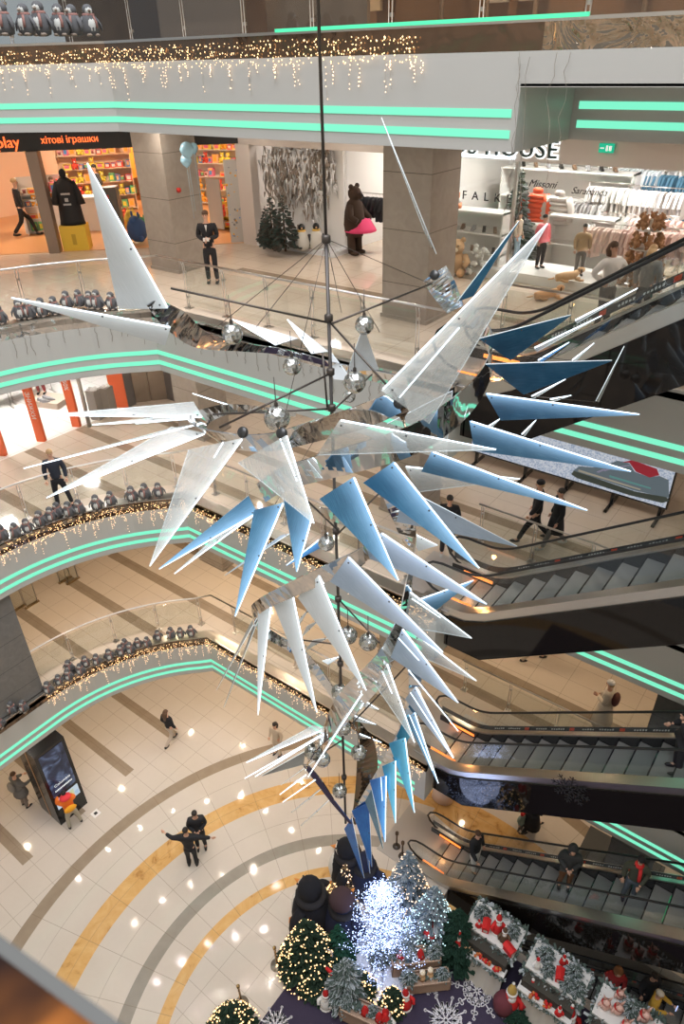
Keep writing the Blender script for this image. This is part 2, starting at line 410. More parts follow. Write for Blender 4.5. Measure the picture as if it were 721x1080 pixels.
# ---------------------------------------------------------------- balustrades
def balustrade(path, z, label, posts=1.25, first=0., h=1.05, glass=True):
    root = thing('glass_balustrade', label, 'balustrade', (path[0][0], path[0][1], z)); o0 = Vector((path[0][0], path[0][1], z))
    P3 = [Vector((p[0], p[1], z))-o0 for p in path]
    mb = MB(); mb.tube([p+Vector((0, 0, h)) for p in P3], .024, 8); mb.build('handrail', STEEL, root)
    seg = [(P3[i+1]-P3[i]).length for i in range(len(P3)-1)]; T = sum(seg)
    def pt(s):
        for i, L in enumerate(seg):
            if s <= L or i == len(seg)-1: return P3[i]+(P3[i+1]-P3[i])*(s/L), (P3[i+1]-P3[i]).normalized()
            s -= L
    s = first; ps = []
    while s <= T+.01: ps.append(min(s, T)); s += posts
    for s in ps:
        p, d = pt(s); nn = Vector((d.y, -d.x, 0)); mb = MB()
        for sg in (-.03, .03):
            q = p+d*sg; mb.tube([q, q+Vector((0, 0, h-.13)), q+nn*.03+Vector((0, 0, h-.03))], .011, 5)
        mb.cbox(p+Vector((0, 0, .01)), (.16, .16, .02))
        for zz in (.25, .8): mb.cbox(p-nn*.03+Vector((0, 0, zz)), (.05, .05, .05))
        mb.build('post', STEEL, root)
    if glass:
        for a, b in zip(ps[:-1], ps[1:]):
            mb = MB(); m_ = 4
            loop = [pt(a+.05+(b-a-.1)*i/m_)[0] for i in range(m_+1)]
            strip_wall_loc(mb, loop, .08, h-.1, .012); mb.build('glass_panel', GLASS, root)
    return root
def strip_wall_loc(mb, pts, z0, z1, th):
    vs = []; n = len(pts)
    for i, p in enumerate(pts):
        d = (pts[min(i+1, n-1)]-pts[max(i-1, 0)]).normalized(); nn = Vector((d.y, -d.x, 0))*th
        q = p+nn; vs += [(p.x, p.y, z0), (p.x, p.y, z1), (q.x, q.y, z1), (q.x, q.y, z0)]
    fs = []
    for i in range(n-1):
        for j in range(4): fs.append((4*i+j, 4*i+(j+1) % 4, 4*i+4+(j+1) % 4, 4*i+4+j))
    fs += [(0, 1, 2, 3), (4*n-4, 4*n-1, 4*n-2, 4*n-3)]; mb.add(vs, fs)
for k, nm in ((1, 'lowest'), (2, 'middle'), (3, 'upper')):
    e = edge(.68)[1:16]
    balustrade(e, 5*k, f'curved glass balustrade with steel posts on the left of the {nm} balcony', 1.3, .0)
    balustrade([e[-1], (7.15, .68)], 5*k, f'straight glass balustrade running from the bend to the escalators on the {nm} balcony', 1.22, .9)
    balustrade([(7.2, 2.75), (20, 2.75)], 5*k, f'glass balustrade behind the escalator on the {nm} balcony', 1.3, .1)
balustrade([(-9, -1.8), (-.3, .7), (12, .7)], 20, 'glass balustrade above the ledge at the top of the picture', 1.5, .3)
# the far sides of the hall, seen only in the mirrors and dark glass
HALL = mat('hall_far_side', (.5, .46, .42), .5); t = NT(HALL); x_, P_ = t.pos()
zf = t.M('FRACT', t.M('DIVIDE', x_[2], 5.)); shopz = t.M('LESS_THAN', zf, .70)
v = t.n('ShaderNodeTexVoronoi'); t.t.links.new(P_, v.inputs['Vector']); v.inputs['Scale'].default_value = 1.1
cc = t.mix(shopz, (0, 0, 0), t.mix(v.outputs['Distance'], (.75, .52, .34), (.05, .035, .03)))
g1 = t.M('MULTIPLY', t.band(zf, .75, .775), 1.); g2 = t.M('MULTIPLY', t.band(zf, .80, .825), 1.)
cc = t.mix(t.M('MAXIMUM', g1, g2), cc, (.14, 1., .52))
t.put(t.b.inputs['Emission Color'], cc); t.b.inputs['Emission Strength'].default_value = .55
mb = MB(); mb.box((-16, -19.2, 0), (26, -19, 24)); st(mb.build('wall_hall_front', HALL))
mb = MB(); mb.box((22.3, -19, 0), (22.5, 10, 24)); st(mb.build('wall_hall_right', HALL))
# ---------------------------------------------------------------- columns and shop walls
STONE = mat('grey_stone', (.33, .285, .24), .35); t = NT(STONE); x_, P_ = t.pos()
gz = t.M('LESS_THAN', t.M('FRACT', t.M('DIVIDE', x_[2], 1.05)), .014)
t.col(t.mix(gz, t.mix(t.noise(P_, 4, 5, 1.), (.27, .23, .19), (.40, .35, .30)), (.12, .1, .08)))
DSTONE = mat('dark_grey_stone', (.13, .13, .125), .4); t = NT(DSTONE); x_, P_ = t.pos()
t.col(t.mix(gz2 := t.M('LESS_THAN', t.M('FRACT', t.M('DIVIDE', x_[2], .8)), .015), t.mix(t.noise(P_, 6, 5, 1.), (.13, .125, .115), (.22, .205, .19)), (.04, .04, .04)))
for k in range(4):
    for (u, v, m_, nm) in ((-3.1, 2.65, STONE, 'left'), (4.55, 2.6, STONE, 'middle'), (11.9, 2.7, DSTONE, 'right'), (-3.6, -5.7, DSTONE, 'far left')):
        if k in (0, 3) and nm == 'far left': continue
        mb = MB(); x1 = u+(1.45 if nm == 'far left' else 1.1); y1 = v+(1.5 if nm == 'far left' else 1.1)
        mb.box((u, v, 5*k), (x1, y1, 5*k+3.62)); mb.box((u-.03, v-.03, 5*k), (x1+.03, y1+.03, 5*k+.08))
        st(mb.build('column', m_))
mb = MB(); mb.tube([(-1.97, 2.95, 17.0), (-1.97, 3.02, 17.0)], .06, 10)
tag(mb.build('alarm_button', mat('alarm_red', (.6, .03, .02), .4)), 'small round red alarm button on the left stone column', 'alarm')
WALLW = mat('shop_white', (.78, .76, .73), .5); WALLB = mat('shop_beige', (.62, .5, .4), .5)
# lower galleries: shop walls at the back
mb = MB(); mb.box((-16, 8.5, 0), (22, 8.6, 3.62)); mb.box((-14, -13, 0), (-13.9, 8.5, 3.62)); st(mb.build('wall_ground_back', WALLB))
mb = MB(); mb.box((-16, 8.5, 5), (22, 8.6, 8.62)); mb.box((-9, -13, 5), (-8.9, 8.5, 8.62)); st(mb.build('wall_gallery_back', WALLB))
mb = MB(); mb.box((-4, 8.5, 10), (22, 8.6, 13.62)); st(mb.build('wall_gallery_back', WALLB))
mb = MB(); mb.box((-14, -13, 10), (-13.9, 8.5, 13.62)); mb.box((-14, 8.5, 10), (-4, 8.6, 13.62)); st(mb.build('wall_white_shop', WALLW))
# ---- upper gallery shops (level 3)
Z = 15
FASC = mat('shop_front_cream', (.66, .6, .55), .45)
mb = MB(); mb.box((-3, 6.3, 17.7), (22, 6.45, 18.62)); st(mb.build('wall_shopfront_header', FASC))
mb = MB(); mb.prism([(-11.35, -1.7, 17.72), (-3, 6.35, 17.72), (-3.1, 6.45, 17.72), (-11.45, -1.6, 17.72)], (0, 0, .9)); st(mb.build('wall_toy_shop_header', mat('sign_dark', (.02, .018, .018), .35)))
mb = MB(); mb.box((-16, 12, Z), (-3, 12.1, 18.62)); mb.box((-14, -6, Z), (-13.9, 12, 18.62)); st(mb.build('wall_toy_shop', mat('toy_wall', (.85, .62, .45), .5)))
mb = MB(); mb.box((-3, 11.5, Z), (22, 11.6, 18.62)); mb.box((.20, 7.1, Z), (.27, 11.5, 18.62)); mb.box((2.9, 7.6, Z), (2.98, 11.5, 18.62)); st(mb.build('wall_clothes_shop', WALLW))
mb = MB(); mb.box((-3.05, 6.46, Z), (-2.95, 11.95, 18.62)); st(mb.build('wall_shop_divider', FASC))
mb = MB(); mb.poly([(-14, -4.25), (-3, 6.35), (-3, 12), (-14, 12)], Z+.001, Z+.012); st(mb.build('floor', mat('toy_shop_floor', (.72, .36, .15), .3)))
# shop fronts: posts and glazing
POST = mat('post_bronze', (.30, .22, .17), .35, .4)
def plank(name, label, a, b, w, mtl, cat): return tag(MB().box(a, b).build(name, mtl), label, cat)
mb = MB(); mb.cbox((-7.15, 2.35, 16.36), (.32, .32, 2.72), rz=.7); st(mb.build('trim_1', POST))
mb = MB(); mb.box((-3.05, 6.2, Z), (-2.5, 6.5, 17.72)); st(mb.build('trim_2', FASC))
mb = MB(); mb.box((-2.5, 6.2, Z), (.45, 7.1, Z+.12)); st(mb.build('trim_3', mat('snow_base', (.8, .82, .85), .8)))
def txt(body, name, loc, size, mtl, rz, label, cat='sign', ext=.03, sp=1., parent=None, bevel=0):
    c = bpy.data.curves.new(name, 'FONT'); c.body = body; c.size = size; c.extrude = ext; c.space_character = sp; c.bevel_depth = bevel
    c.materials.append(mtl); o = bpy.data.objects.new(name, c); COL.objects.link(o)
    o.matrix_world = Matrix.Translation(loc) @ Matrix.Rotation(rz, 4, 'Z') @ Matrix.Rotation(PI/2, 4, 'X')
    if parent: o.parent = parent
    else: tag(o, label, cat)
    return o
NEON = mat('neon_orange', (1, .3, .1), .4, emis=(1, .16, .035), es=1.5)
NEONY = mat('neon_yellow', (1, .5, .2), .4, emis=(1, .34, .08), es=1.6)
DG = math.atan2(6.35-2.3, 4.2)
txt('play', 'shop_sign_letters', (-7.80, 1.70, 17.83), .40, NEON, DG, 'large glowing orange word on the dark toy shop sign')
txt('хітові іграшки', 'shop_sign_letters', (-6.93, 2.54, 17.90), .235, NEON, DG, 'smaller glowing Ukrainian words on the dark toy shop sign')
GREEN_BLK = mat('sign_letter_dark', (.02, .05, .04), .4)
HALO = mat('sign_halo', (1, 1, 1), .5, emis=(.95, 1, 1), es=1.4)
o = txt('KIDS HOUSE', 'shop_sign_letters', (3.50, 6.24, 17.80), .50, GREEN_BLK, 0, 'dark sign letters with white halo light above the clothes shop', ext=.03, sp=1.12)
o2 = txt('KIDS HOUSE', 'letter_glow', (3.50, 6.285, 17.80), .50, HALO, 0, '', ext=.005, sp=1.12, parent=None); o2.data.offset = .028; tag(o2, 'white glow behind the dark letters above the clothes shop', 'sign')
st(MB().box((3.9, 6.235, 15), (8.3, 6.25, 17.7)).build('window_1', GLASS))
st(MB().box((5.66, 6.2, 15), (5.72, 6.3, 17.7)).build('trim_5', STEEL))
txt('F A L K E', 'window_letters', (4.36, 6.22, 16.84), .26, RUBBER, 0, 'spaced black capital letters on the clothes shop window', ext=.01, sp=1.25)
txt('Missoni', 'window_letters', (6.0, 6.22, 17.22), .21, RUBBER, 0, 'small black slanted lettering above the orange jacket', ext=.01).data.shear = .4
txt('Sarabanda', 'window_letters', (7.0, 6.22, 17.15), .19, RUBBER, 0, 'small black slanted lettering right of the jackets', ext=.01).data.shear = .4
root = thing('exit_sign', 'small green exit sign on the header above the clothes shop', 'sign', (7.62, 6.2, 18.05))
MB().cbox((0, 0, 0), (.3, .06, .17)).build('sign_box', mat('exit_green', (.0, .35, .2), .4, emis=(.0, .45, .27), es=.8), root)
mb = MB(); mb.box((-.12, -.04, -.01), (-.04, -.032, .01)); mb.cbox((.02, -.036, 0), (.04, .008, .1)); mb.cbox((.09, -.036, .0), (.05, .008, .09)); mb.build('pictogram', mat('exit_white', (.9, .9, .9), .4, emis=(.8, .9, .85), es=.7), root)
# header light line under the left part of the clothes shop header
tag(MB().box((3.4, 6.2, 17.74), (5.6, 6.26, 17.80)).build('header_light', WLED), 'row of white light under the clothes shop header', 'light strip')
# ---------------------------------------------------------------- goods
def goods_colours(kind, rnd):
    P = {'toy': [(.8, .1, .06), (.9, .45, .05), (.9, .75, .1), (.1, .3, .65), (.8, .2, .35), (.85, .8, .75), (.15, .5, .25), (.3, .08, .06), (.9, .55, .3)],
         'shoe': [(.03, .03, .03), (.4, .3, .2), (.7, .7, .7), (.3, .25, .2)]}[kind]
    return P
TOYM = [mat(f'toy_colour_{n}', c, .45) for n, c in zip('abcdefghi', goods_colours('toy', R))]
SHELFW = mat('shelf_white', (.8, .78, .75), .4)
SHELFO = mat('shelf_orange', (.85, .62, .45), .5)
def toy_box_mesh(i):
    mb = MB(); w, d, h = R.uniform(.14, .3), .2, R.uniform(.14, .3)
    mb.box((-w/2, -d/2, 0), (w/2, d/2, h), 0); mb.box((-w/2*.7, -d/2-.004, h*.2), (w/2*.5, -d/2, h*.75), 1)
    mb.box((-w/2*.85, -d/2-.006, h*.8), (w/2*.85, -d/2, h*.93), 2)
    return mb.mesh('toy_box', [TOYM[i % 9], TOYM[(i*4+5) % 9], TOYM[(i*2+3) % 9]]), w
TB = [toy_box_mesh(i) for i in range(14)]
def plush_mesh(i):
    mb = MB(); mb.ball((0, 0, .11), .11, 8, 0, (1, .85, 1)); mb.ball((0, -.02, .27), .08, 8, 0)
    for sx in (-1, 1): mb.ball((sx*.06, 0, .34), .03, 6, 0); mb.ball((sx*.1, -.05, .14), .04, 6, 0); mb.ball((sx*.07, -.1, .04), .045, 6, 0)
    mb.ball((0, -.09, .25), .03, 6, 1); return mb.mesh('plush_toy', [TOYM[i % 9], TOYM[5]]), .22
TB += [plush_mesh(i) for i in range(5)]
NB = [0]
def shelf_unit(loc, rz, w, h, rows, label, where, m_=None, fill=.9, dens=1.12):
    root = thing('shelf_unit', label, 'shelf', loc, rz); m_ = m_ or SHELFW
    mb = MB()
    for sx in (-w/2, w/2-.03): mb.box((sx, -.2, 0), (sx+.03, .2, h))
    mb.box((-w/2, .18, 0), (w/2, .2, h)); mb.build('frame', m_, root)
    for r in range(rows):
        z = .1+(h-.2)*r/rows; MB().box((-w/2+.03, -.19, z-.025), (w/2-.03, .18, z)).build('shelf_board', m_, root)
        x = -w/2+.12; n = 0
        while x < w/2-.12:
            me, bw = R.choice(TB)
            if R.random() < fill:
                s_ = min(1, (h/rows-.05)/.34)
                o = bpy.data.objects.new(me.name, me); COL.objects.link(o); o.scale = (s_,)*3
                o.location = Matrix.Rotation(rz, 3, 'Z') @ Vector((x+bw*s_/2, -.05, z)) + Vector(loc); o.rotation_euler = (0, 0, rz+R.uniform(-.15, .15))
                k_ = 'boxed toy' if me.name.startswith('toy_box') else 'plush toy'
                tag(o, f'{k_} on {where}, {od(r)} board up, {od(n)} along', 'toy', 'toys on the toy shop shelves'); NB[0] += 1; n += 1
                x += bw*s_*dens
            else: x += bw*.5
    return root
def fl(x, y): return at(x, y, 15.012)
shelf_unit((-8.6, 10.6, 15.012), .35, 3.0, 2.5, 5, 'tall white toy shelf at the back behind the costume figure', 'the back shelf behind the figure')
shelf_unit((-11.6, 7.4, 15.012), .9, 2.6, 2.5, 5, 'tall toy shelf at the far left of the toy shop', 'the far left toy shelf', SHELFO)
shelf_unit((-5.0, 10.9, 15.012), .2, 2.6, 2.7, 6, 'tall orange toy shelf seen right of the stone column', 'the tall shelf past the column', SHELFO)
shelf_unit((-4.0, 9.3, 15.012), -.9, 2.0, 2.4, 5, 'toy shelf standing beside the white partition', 'the shelf beside the partition', SHELFO)
shelf_unit((-6.9, 6.9, 15.012), .6, 1.6, 1.5, 3, 'low toy shelf left of the stone column with pink boxes', 'the low shelf left of column')
shelf_unit((-4.7, 7.6, 15.012), .3, 1.3, .8, 2, 'low toy table with boxes right of the stone column', 'the low table past the column', mat('yellow_board', (.8, .52, .05), .45))
shelf_unit((-9.9, 4.1, 15.012), 1.1, 1.6, 1.7, 4, 'toy shelf at the left edge of the picture', 'the left edge shelf')
# white back panel
p = fl(247, 228); tag(MB().cbox((0, 0, .75), (.62, .04, 1.5)).build('display_board', mat('panel_grey', (.55, .55, .53), .4), loc=(-5.2, 7.2, 15.05)), 'plain light grey rectangular panel above the low toy table', 'panel')
# balloons
for i, (x, y, r) in enumerate(((197, 158, .17), (196, 169, .14), (204, 156, .12))):
    p = atV(x, y, 6.0) ; d = ray(x, y); p = EYE+d*(16.6+.5*i)
    mb = MB(); mb.lathe([(.001, -r*1.25), (.02, -r*1.15), (r*.6, -r*.8), (r*.97, -r*.2), (r, .1*r), (r*.75, r*.7), (r*.3, r*.97), (.001, r*1.02)], n=12)
    mb.tube([(0, 0, -r*1.2), (0, .02, -1.2-r)], .004, 4); tag(mb.build('balloon', mat('balloon_blue', (.35, .6, .75), .25), loc=p), ['pale blue balloon highest beside the stone column', 'pale blue balloon lower down beside the stone column', 'small pale blue balloon farthest from the stone column'][i], 'balloon')
# podium and cloaked figure
p = fl(83, 262)
root = thing('yellow_podium', 'yellow box podium carrying the black cloaked figure', 'podium', p, DG)
MB().cbox((0, 0, .35), (.75, .6, .7)).build('box_body', mat('yellow_board', (.8, .52, .05), .45), root); MB().cbox((0, -.305, .32), (.12, .01, .3)).build('front_panel', mat('yellow_dark', (.55, .33, .03), .5), root)
root = thing('cloaked_figure', 'black hooded robe figure with pale lettering standing on the yellow podium', 'mannequin', p+Vector((0, 0, .7)), DG)
mb = MB(); mb.lathe([(.36, 0), (.34, .1), (.30, .6), (.27, .95), (.26, 1.1), (.2, 1.2), (.09, 1.28), (.001, 1.3)], n=14, M=Matrix.Diagonal((1.05, .7, 1, 1)))
for sx in (-1, 1): mb.tube([(sx*.2, 0, 1.16), (sx*.33, -.03, .85), (sx*.38, -.08, .55)], [.09, .09, .12], 8)
mb.build('robe', mat('robe_black', (.012, .011, .012), .7), root)
MB().ball((0, -.02, 1.38), .12, 10, 0, (.85, .9, 1.1)).build('hood', mat('robe_black'), root)
mb = MB(); mb.cbox((0, -.2, .86), (.26, .01, .05)); mb.cbox((0, -.2, .70), (.1, .01, .1)); mb.cbox((0, -.22, .58), (.22, .01, .05)); mb.build('robe_print', mat('print_grey', (.45, .42, .4), .6), root)
root = thing('shop_counter', 'long white checkout counter behind the cloaked figure', 'counter', fl(72, 243), DG)
MB().cbox((0, 0, .5), (2.6, .6, 1.0)).build('counter_body', SHELFW, root); MB().cbox((0, 0, 1.02), (2.7, .7, .05)).build('worktop', WALLW, root)
p = EYE+ray(33, 170)*27
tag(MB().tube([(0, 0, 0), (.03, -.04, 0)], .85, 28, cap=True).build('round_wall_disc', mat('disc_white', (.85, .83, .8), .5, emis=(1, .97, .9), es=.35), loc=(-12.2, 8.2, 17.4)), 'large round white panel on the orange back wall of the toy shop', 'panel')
tag(MB().cbox((0, 0, 0), (2.6, .08, 2.2), rz=.9).build('orange_wall_panel', mat('orange_panel', (.9, .4, .05), .5), loc=(-12.6, 8.8, 17.0)), 'bright orange wall panel behind the round white one', 'panel')
# grey roll cabinet and cartoon-like plush pile -> plain blue creature cushion
root = thing('wheeled_cabinet', 'dark grey wheeled cabinet with small red labels near the toy boxes', 'cabinet', fl(122, 248), DG)
MB().cbox((0, 0, .75), (.6, .5, 1.4)).build('cabinet_body', mat('cabinet_grey', (.12, .12, .11), .4), root)
for z in (.4, .8, 1.2): MB().cbox((0, -.255, z), (.12, .01, .1)).build('red_label', mat('label_red', (.6, .08, .05), .5), root)
for i, (x, y, c, s_) in enumerate(((147, 256, (.04, .09, .22), .55), (133, 240, (.7, .1, .05), .4), (141, 243, (.7, .5, .08), .45), (152, 246, (.08, .3, .15), .35))):
    p = fl(x, y); mb = MB(); mb.ball((0, 0, .35*s_*2), .33*s_*2, 12, 0, (1, .8, 1)); mb.ball((0, -.1*s_, .85*s_*1.35), .2*s_*1.6, 10, 0)
    for sx in (-1, 1): mb.ball((sx*.28*s_, 0, 1.5*s_), .1*s_, 6, 0, (1, .5, 1.8)); mb.ball((sx*.5*s_, -.2*s_, .3*s_), .18*s_, 6, 0)
    tag(mb.build('big_plush', mat(f'plush_{i}', c, .8), loc=p), ['big dark blue plush creature beside the stone column', 'red plush behind the blue creature', 'yellow plush against the stone column', 'small green plush at the foot of the column'][i], 'plush toy')
tag(MB().lathe([(.07, 0), (.07, .42), (.03, .5), (.02, .55)], n=10).build('fire_extinguisher', mat('extinguisher_red', (.6, .02, .02), .3), loc=fl(259, 254)), 'red fire extinguisher at the partition end', 'fire extinguisher')
# decorated partition by the toy shop
root = thing('partition', 'pale partition with coloured dots closing the toy shop opening', 'partition', (-3.35, 6.1, 15), DG)
MB().box((-.1, 0, 0), (.35, .12, 2.3)).build('panel', mat('partition_grey', (.55, .52, .48), .5), root)
mb = MB()
for q in range(26): mb.tube([(R.uniform(-.07, .32), -.004, z_ := R.uniform(.1, 2.2)), (0, 0, 0)] if 0 else [(x_q := R.uniform(-.07, .32), -.002, z_ := R.uniform(.1, 2.2)), (x_q, -.008, z_)], R.uniform(.015, .04), 8, R.randint(0, 2))
mb.build('dot_pattern', [TOYM[1], TOYM[3], mat('dot_grey', (.3, .3, .3), .6)], root)
# ---------------------------------------------------------------- conifers
def conifer_mesh(h, r, seed, n=620, tuft=1., snow=False):
    rnd = random.Random(seed); mb = MB(); mb.tube([(0, 0, 0), (0, 0, h*.95)], [r*.08, .01], 6, 1)
    for i in range(n):
        f = (i+rnd.random())/n; f = 1-math.sqrt(1-f) if 0 else 1-(1-f)**.5
        z = h*(.06+.92*f); rr = r*(1-f)**.85*rnd.uniform(.55, 1.05)+.02; a = rnd.random()*2*PI
        L = (r*.22+.05)*tuft*rnd.uniform(.7, 1.2)*(1-.4*f); d = Vector((math.cos(a), math.sin(a), rnd.uniform(-.35, .1))).normalized()
        p = Vector((math.cos(a)*rr, math.sin(a)*rr, z)); t_ = d.cross(Vector((0, 0, 1))).normalized()
        W_ = L*.34; q = p-d*L
        for b in range(3):
            ax = t_*math.cos(b*PI/3)+d.cross(t_)*math.sin(b*PI/3)
            mb.add([q-ax*W_*.4, q+ax*W_*.4, p+ax*W_*.8, p+d*L*.35, p-ax*W_*.8], [(0, 1, 2, 3, 4)], 2 if snow and rnd.random() < .42 else 0)
    return mb
def light_points(h, r, n, seed, mi=0, s=.017):
    rnd = random.Random(seed); mb = MB()
    for i in range(n):
        f = 1-(1-(i+rnd.random())/n)**.5; rr = (r*(1-f)**.85)*1.06+.03; a = rnd.random()*2*PI
        mb.octa((math.cos(a)*rr, math.sin(a)*rr, h*(.05+.92*f)), rnd.uniform(.7, 1.2)*s, mi)
    return mb
PINE = mat('pine_green', (.018, .045, .022), .7); PINE2 = mat('pine_bright', (.012, .085, .045), .7); BARK = mat('bark', (.1, .06, .035), .8)
SNOW = mat('snow_flock', (.48, .52, .54), .85); PINEG = mat('pine_grey', (.10, .14, .12), .8); SILVER = mat('silver_needles', (.20, .26, .30), .7)
COOL = mat('cool_bulb', (.9, .95, 1), .4, emis=(.62, .74, 1), es=3.); TEALB = mat('ice_bulb', (.8, 1, 1), .4, emis=(.6, .95, 1), es=2.4)
def conifer(loc, h, r, seed, label, mats, lights=None, n=620, snow=False, tuft=1., nl=160, s=.017, group=None, rz=0, base=None):
    root = thing('christmas_tree', label, 'christmas tree', loc, rz, group)
    conifer_mesh(h, r, seed, n, tuft, snow).build('foliage', mats, root)
    if lights: tag(light_points(h, r, nl, seed+1, 0, s).build('string_lights', lights, root), kind='stuff')
    return root
# winter window: pale back, hanging frosted branches, dark trees, two small penguins
tag(MB().cbox((-1.05, 7.0, 16.4), (2.6, .05, 2.7)).build('winter_backdrop', mat('backdrop_frost', (.85, .84, .82), .7)), 'pale frosted backdrop of the winter shop window', 'backdrop')
for i, (x, y, h, r) in enumerate(((288, 263, 1.45, .42), (301, 265, 1.5, .45), (282, 259, 1.1, .3))):
    conifer(at(x, y, 15.12), h, r, 40+i, ['dark sparse fir tree at the left of the winter window', 'dark sparse fir tree in front in the winter window', 'small dark fir tree behind in the winter window'][i], [PINEG, BARK, mat('dark_frost', (.14, .12, .1), .8)], n=260, snow=True)
def hanging_branches(cx, w, label, sd, bias):
    rnd = random.Random(sd); mb = MB()
    for i in range(420):
        x = cx+rnd.gauss(0, w*.38); z = 17.65-abs(rnd.gauss(0, .55))*1.25; y = 6.75+rnd.uniform(-.15, .15)
        a = rnd.uniform(-1, 1); L = rnd.uniform(.15, .4); d = Vector((a*.5, rnd.uniform(-.2, .2), -1)).normalized()*L; p = Vector((x, y, z))
        mb.tube([p, p+d*.5+Vector((rnd.uniform(-.05, .05), 0, 0)), p+d], [.034, .026, .006], 4, 0 if rnd.random() < bias else 1)
    return tag(mb.build('hanging_branches', [mat('frost_brown', (.34, .28, .23), .8), mat('frost_white', (.8, .8, .8), .8)]), label, 'decoration', kind='stuff')
hanging_branches(-1.7, 1.1, 'brown frosted branches hanging at the left of the winter window', 3, .6)
hanging_branches(-.7, 1.0, 'whitish frosted branches hanging at the right of the winter window', 4, .45)
mb = MB()
for i in range(60): mb.ball((R.uniform(-2.45, .4), R.uniform(6.25, 7.0), 15.12), R.uniform(.03, .12), 6, 0, (1.3, 1, .5))
tag(mb.build('artificial_snow', mat('snow_base')), 'heaps of artificial snow on the floor of the winter window', 'snow', kind='stuff')
# ---------------------------------------------------------------- clothes
CLM = [mat(f'cloth_{n}', c, .85) for n, c in zip('abcdefghij', [(.78, .76, .74), (.72, .5, .44), (.55, .53, .52), (.8, .62, .55), (.08, .2, .3), (.85, .83, .8), (.03, .03, .035), (.65, .72, .75), (.7, .45, .3), (.4, .38, .38)])]
def garment_mesh(i):
    mb = MB(); L = R.uniform(.5, .75); w = .24
    mb.prism([(-.05, 0, 0), (.05, 0, 0), (w*.62, 0, -.05), (w*.95, 0, -.33), (w*.72, 0, -.36), (w*.55, 0, -.16), (w*.6, 0, -L), (-w*.6, 0, -L), (-w*.55, 0, -.16), (-w*.72, 0, -.36), (-w*.95, 0, -.33), (-w*.62, 0, -.05)], (0, .07, 0))
    mb.tube([(0, .03, 0), (0, .03, .07), (.02, .03, .1)], .004, 4, 1)
    return mb.mesh('garment', [CLM[i % 10], STEEL])
GM = [garment_mesh(i) for i in range(20)]
NG = [0]
def rack(loc, rz, w, h, label, where, cols=None, turn=1.2, step=.09, shelf=False):
    root = thing('clothes_rack', label, 'clothes rack', loc, rz)
    mb = MB(); mb.tube([(-w/2, 0, 0), (-w/2, 0, h)], .015, 6); mb.tube([(w/2, 0, 0), (w/2, 0, h)], .015, 6); mb.build('upright', STEEL, root)
    MB().tube([(-w/2, 0, h), (w/2, 0, h)], .014, 6).build('rail', STEEL, root)
    mb = MB(); mb.cbox((-w/2, 0, .02), (.05, .45, .03)); mb.cbox((w/2, 0, .02), (.05, .45, .03)); mb.build('foot', STEEL, root)
    x = -w/2+.08; n = 0; c0 = R.choice(cols or list(range(10)))
    while x < w/2-.05:
        if R.random() < .25: c0 = R.choice(cols or list(range(10)))
        cand = [g for j, g in enumerate(GM) if j % 10 == c0]
        o = bpy.data.objects.new('garment', R.choice(cand)); COL.objects.link(o)
        o.location = Matrix.Rotation(rz, 3, 'Z') @ Vector((x, 0, h-.1)) + Vector(loc); o.rotation_euler = (0, 0, rz+turn+R.uniform(-.25, .25))
        tag(o, f'garment on {where}, {od(n)} from its left', 'garment', 'garments on '+where); NG[0] += 1; n += 1; x += step*1.4*R.uniform(.8, 1.4)
F15 = lambda x, y: at(x, y, 15.001)
rack(F15(388, 262), .1, 1.5, 1.5, 'clothes rack with dark jackets left of the middle stone column', 'the dark jacket rack', [6, 6, 4, 9])
rack((1.9, 10.95, 15), 0, 1.6, 2.6, 'high wall rail with white garments behind the bear', 'the high rail behind the bear', [0, 5, 3, 8])
rack((2.0, 9.6, 15), 0, 1.1, 1.7, 'wall rail with pale garments behind the bear', 'the wall rail behind the bear', [0, 5, 3])
for i, (x, y, w_, h_, lab, c_) in enumerate(((652, 262, 1.6, 1.35, 'pink and grey garment', [1, 2, 3]), (678, 252, 1.6, 1.4, 'peach garment', [1, 3, 5]), (706, 262, 1.4, 1.4, 'rose dress', [1, 3]), (640, 232, 1.6, 1.5, 'white knitwear', [0, 5, 2]),
        (668, 228, 1.8, 1.5, 'white shirt', [0, 5, 7]), (700, 232, 1.8, 1.5, 'teal and white', [4, 7, 0]))):
    rack(Vector((atV(x, y, (8.9, 8.7, 8.9, 10.3, 10.4, 10.3)[i]).x, (8.9, 8.7, 8.9, 10.3, 10.4, 10.3)[i], 15)), -.06+.06*(i % 3), min(w_, 1.25), h_, f'clothes rack with {lab} pieces {["nearest the woman", "behind the plush tower", "at the right edge", "left in the back row", "mid back row", "right back row"][i]}', f'the {lab} rack', c_)
for i, (u, z_, w_, c_) in enumerate(((8.2, 2.6, 1.8, [0, 5]), (10.3, 2.6, 2, [0, 2, 7]), (12.4, 2.5, 2, [0, 4, 1]), (9.4, 1.4, 2.2, [0, 1, 5]), (12, 1.4, 2.2, [3, 1, 0]))):
    rack((u, 11.05, 15), 0, w_, z_, f'wall rail at the back of the clothes shop, {["high left", "high middle", "high right", "low left", "low right"][i]}', f'the {["high left", "high middle", "high right", "low left", "low right"][i]} wall rail', c_)
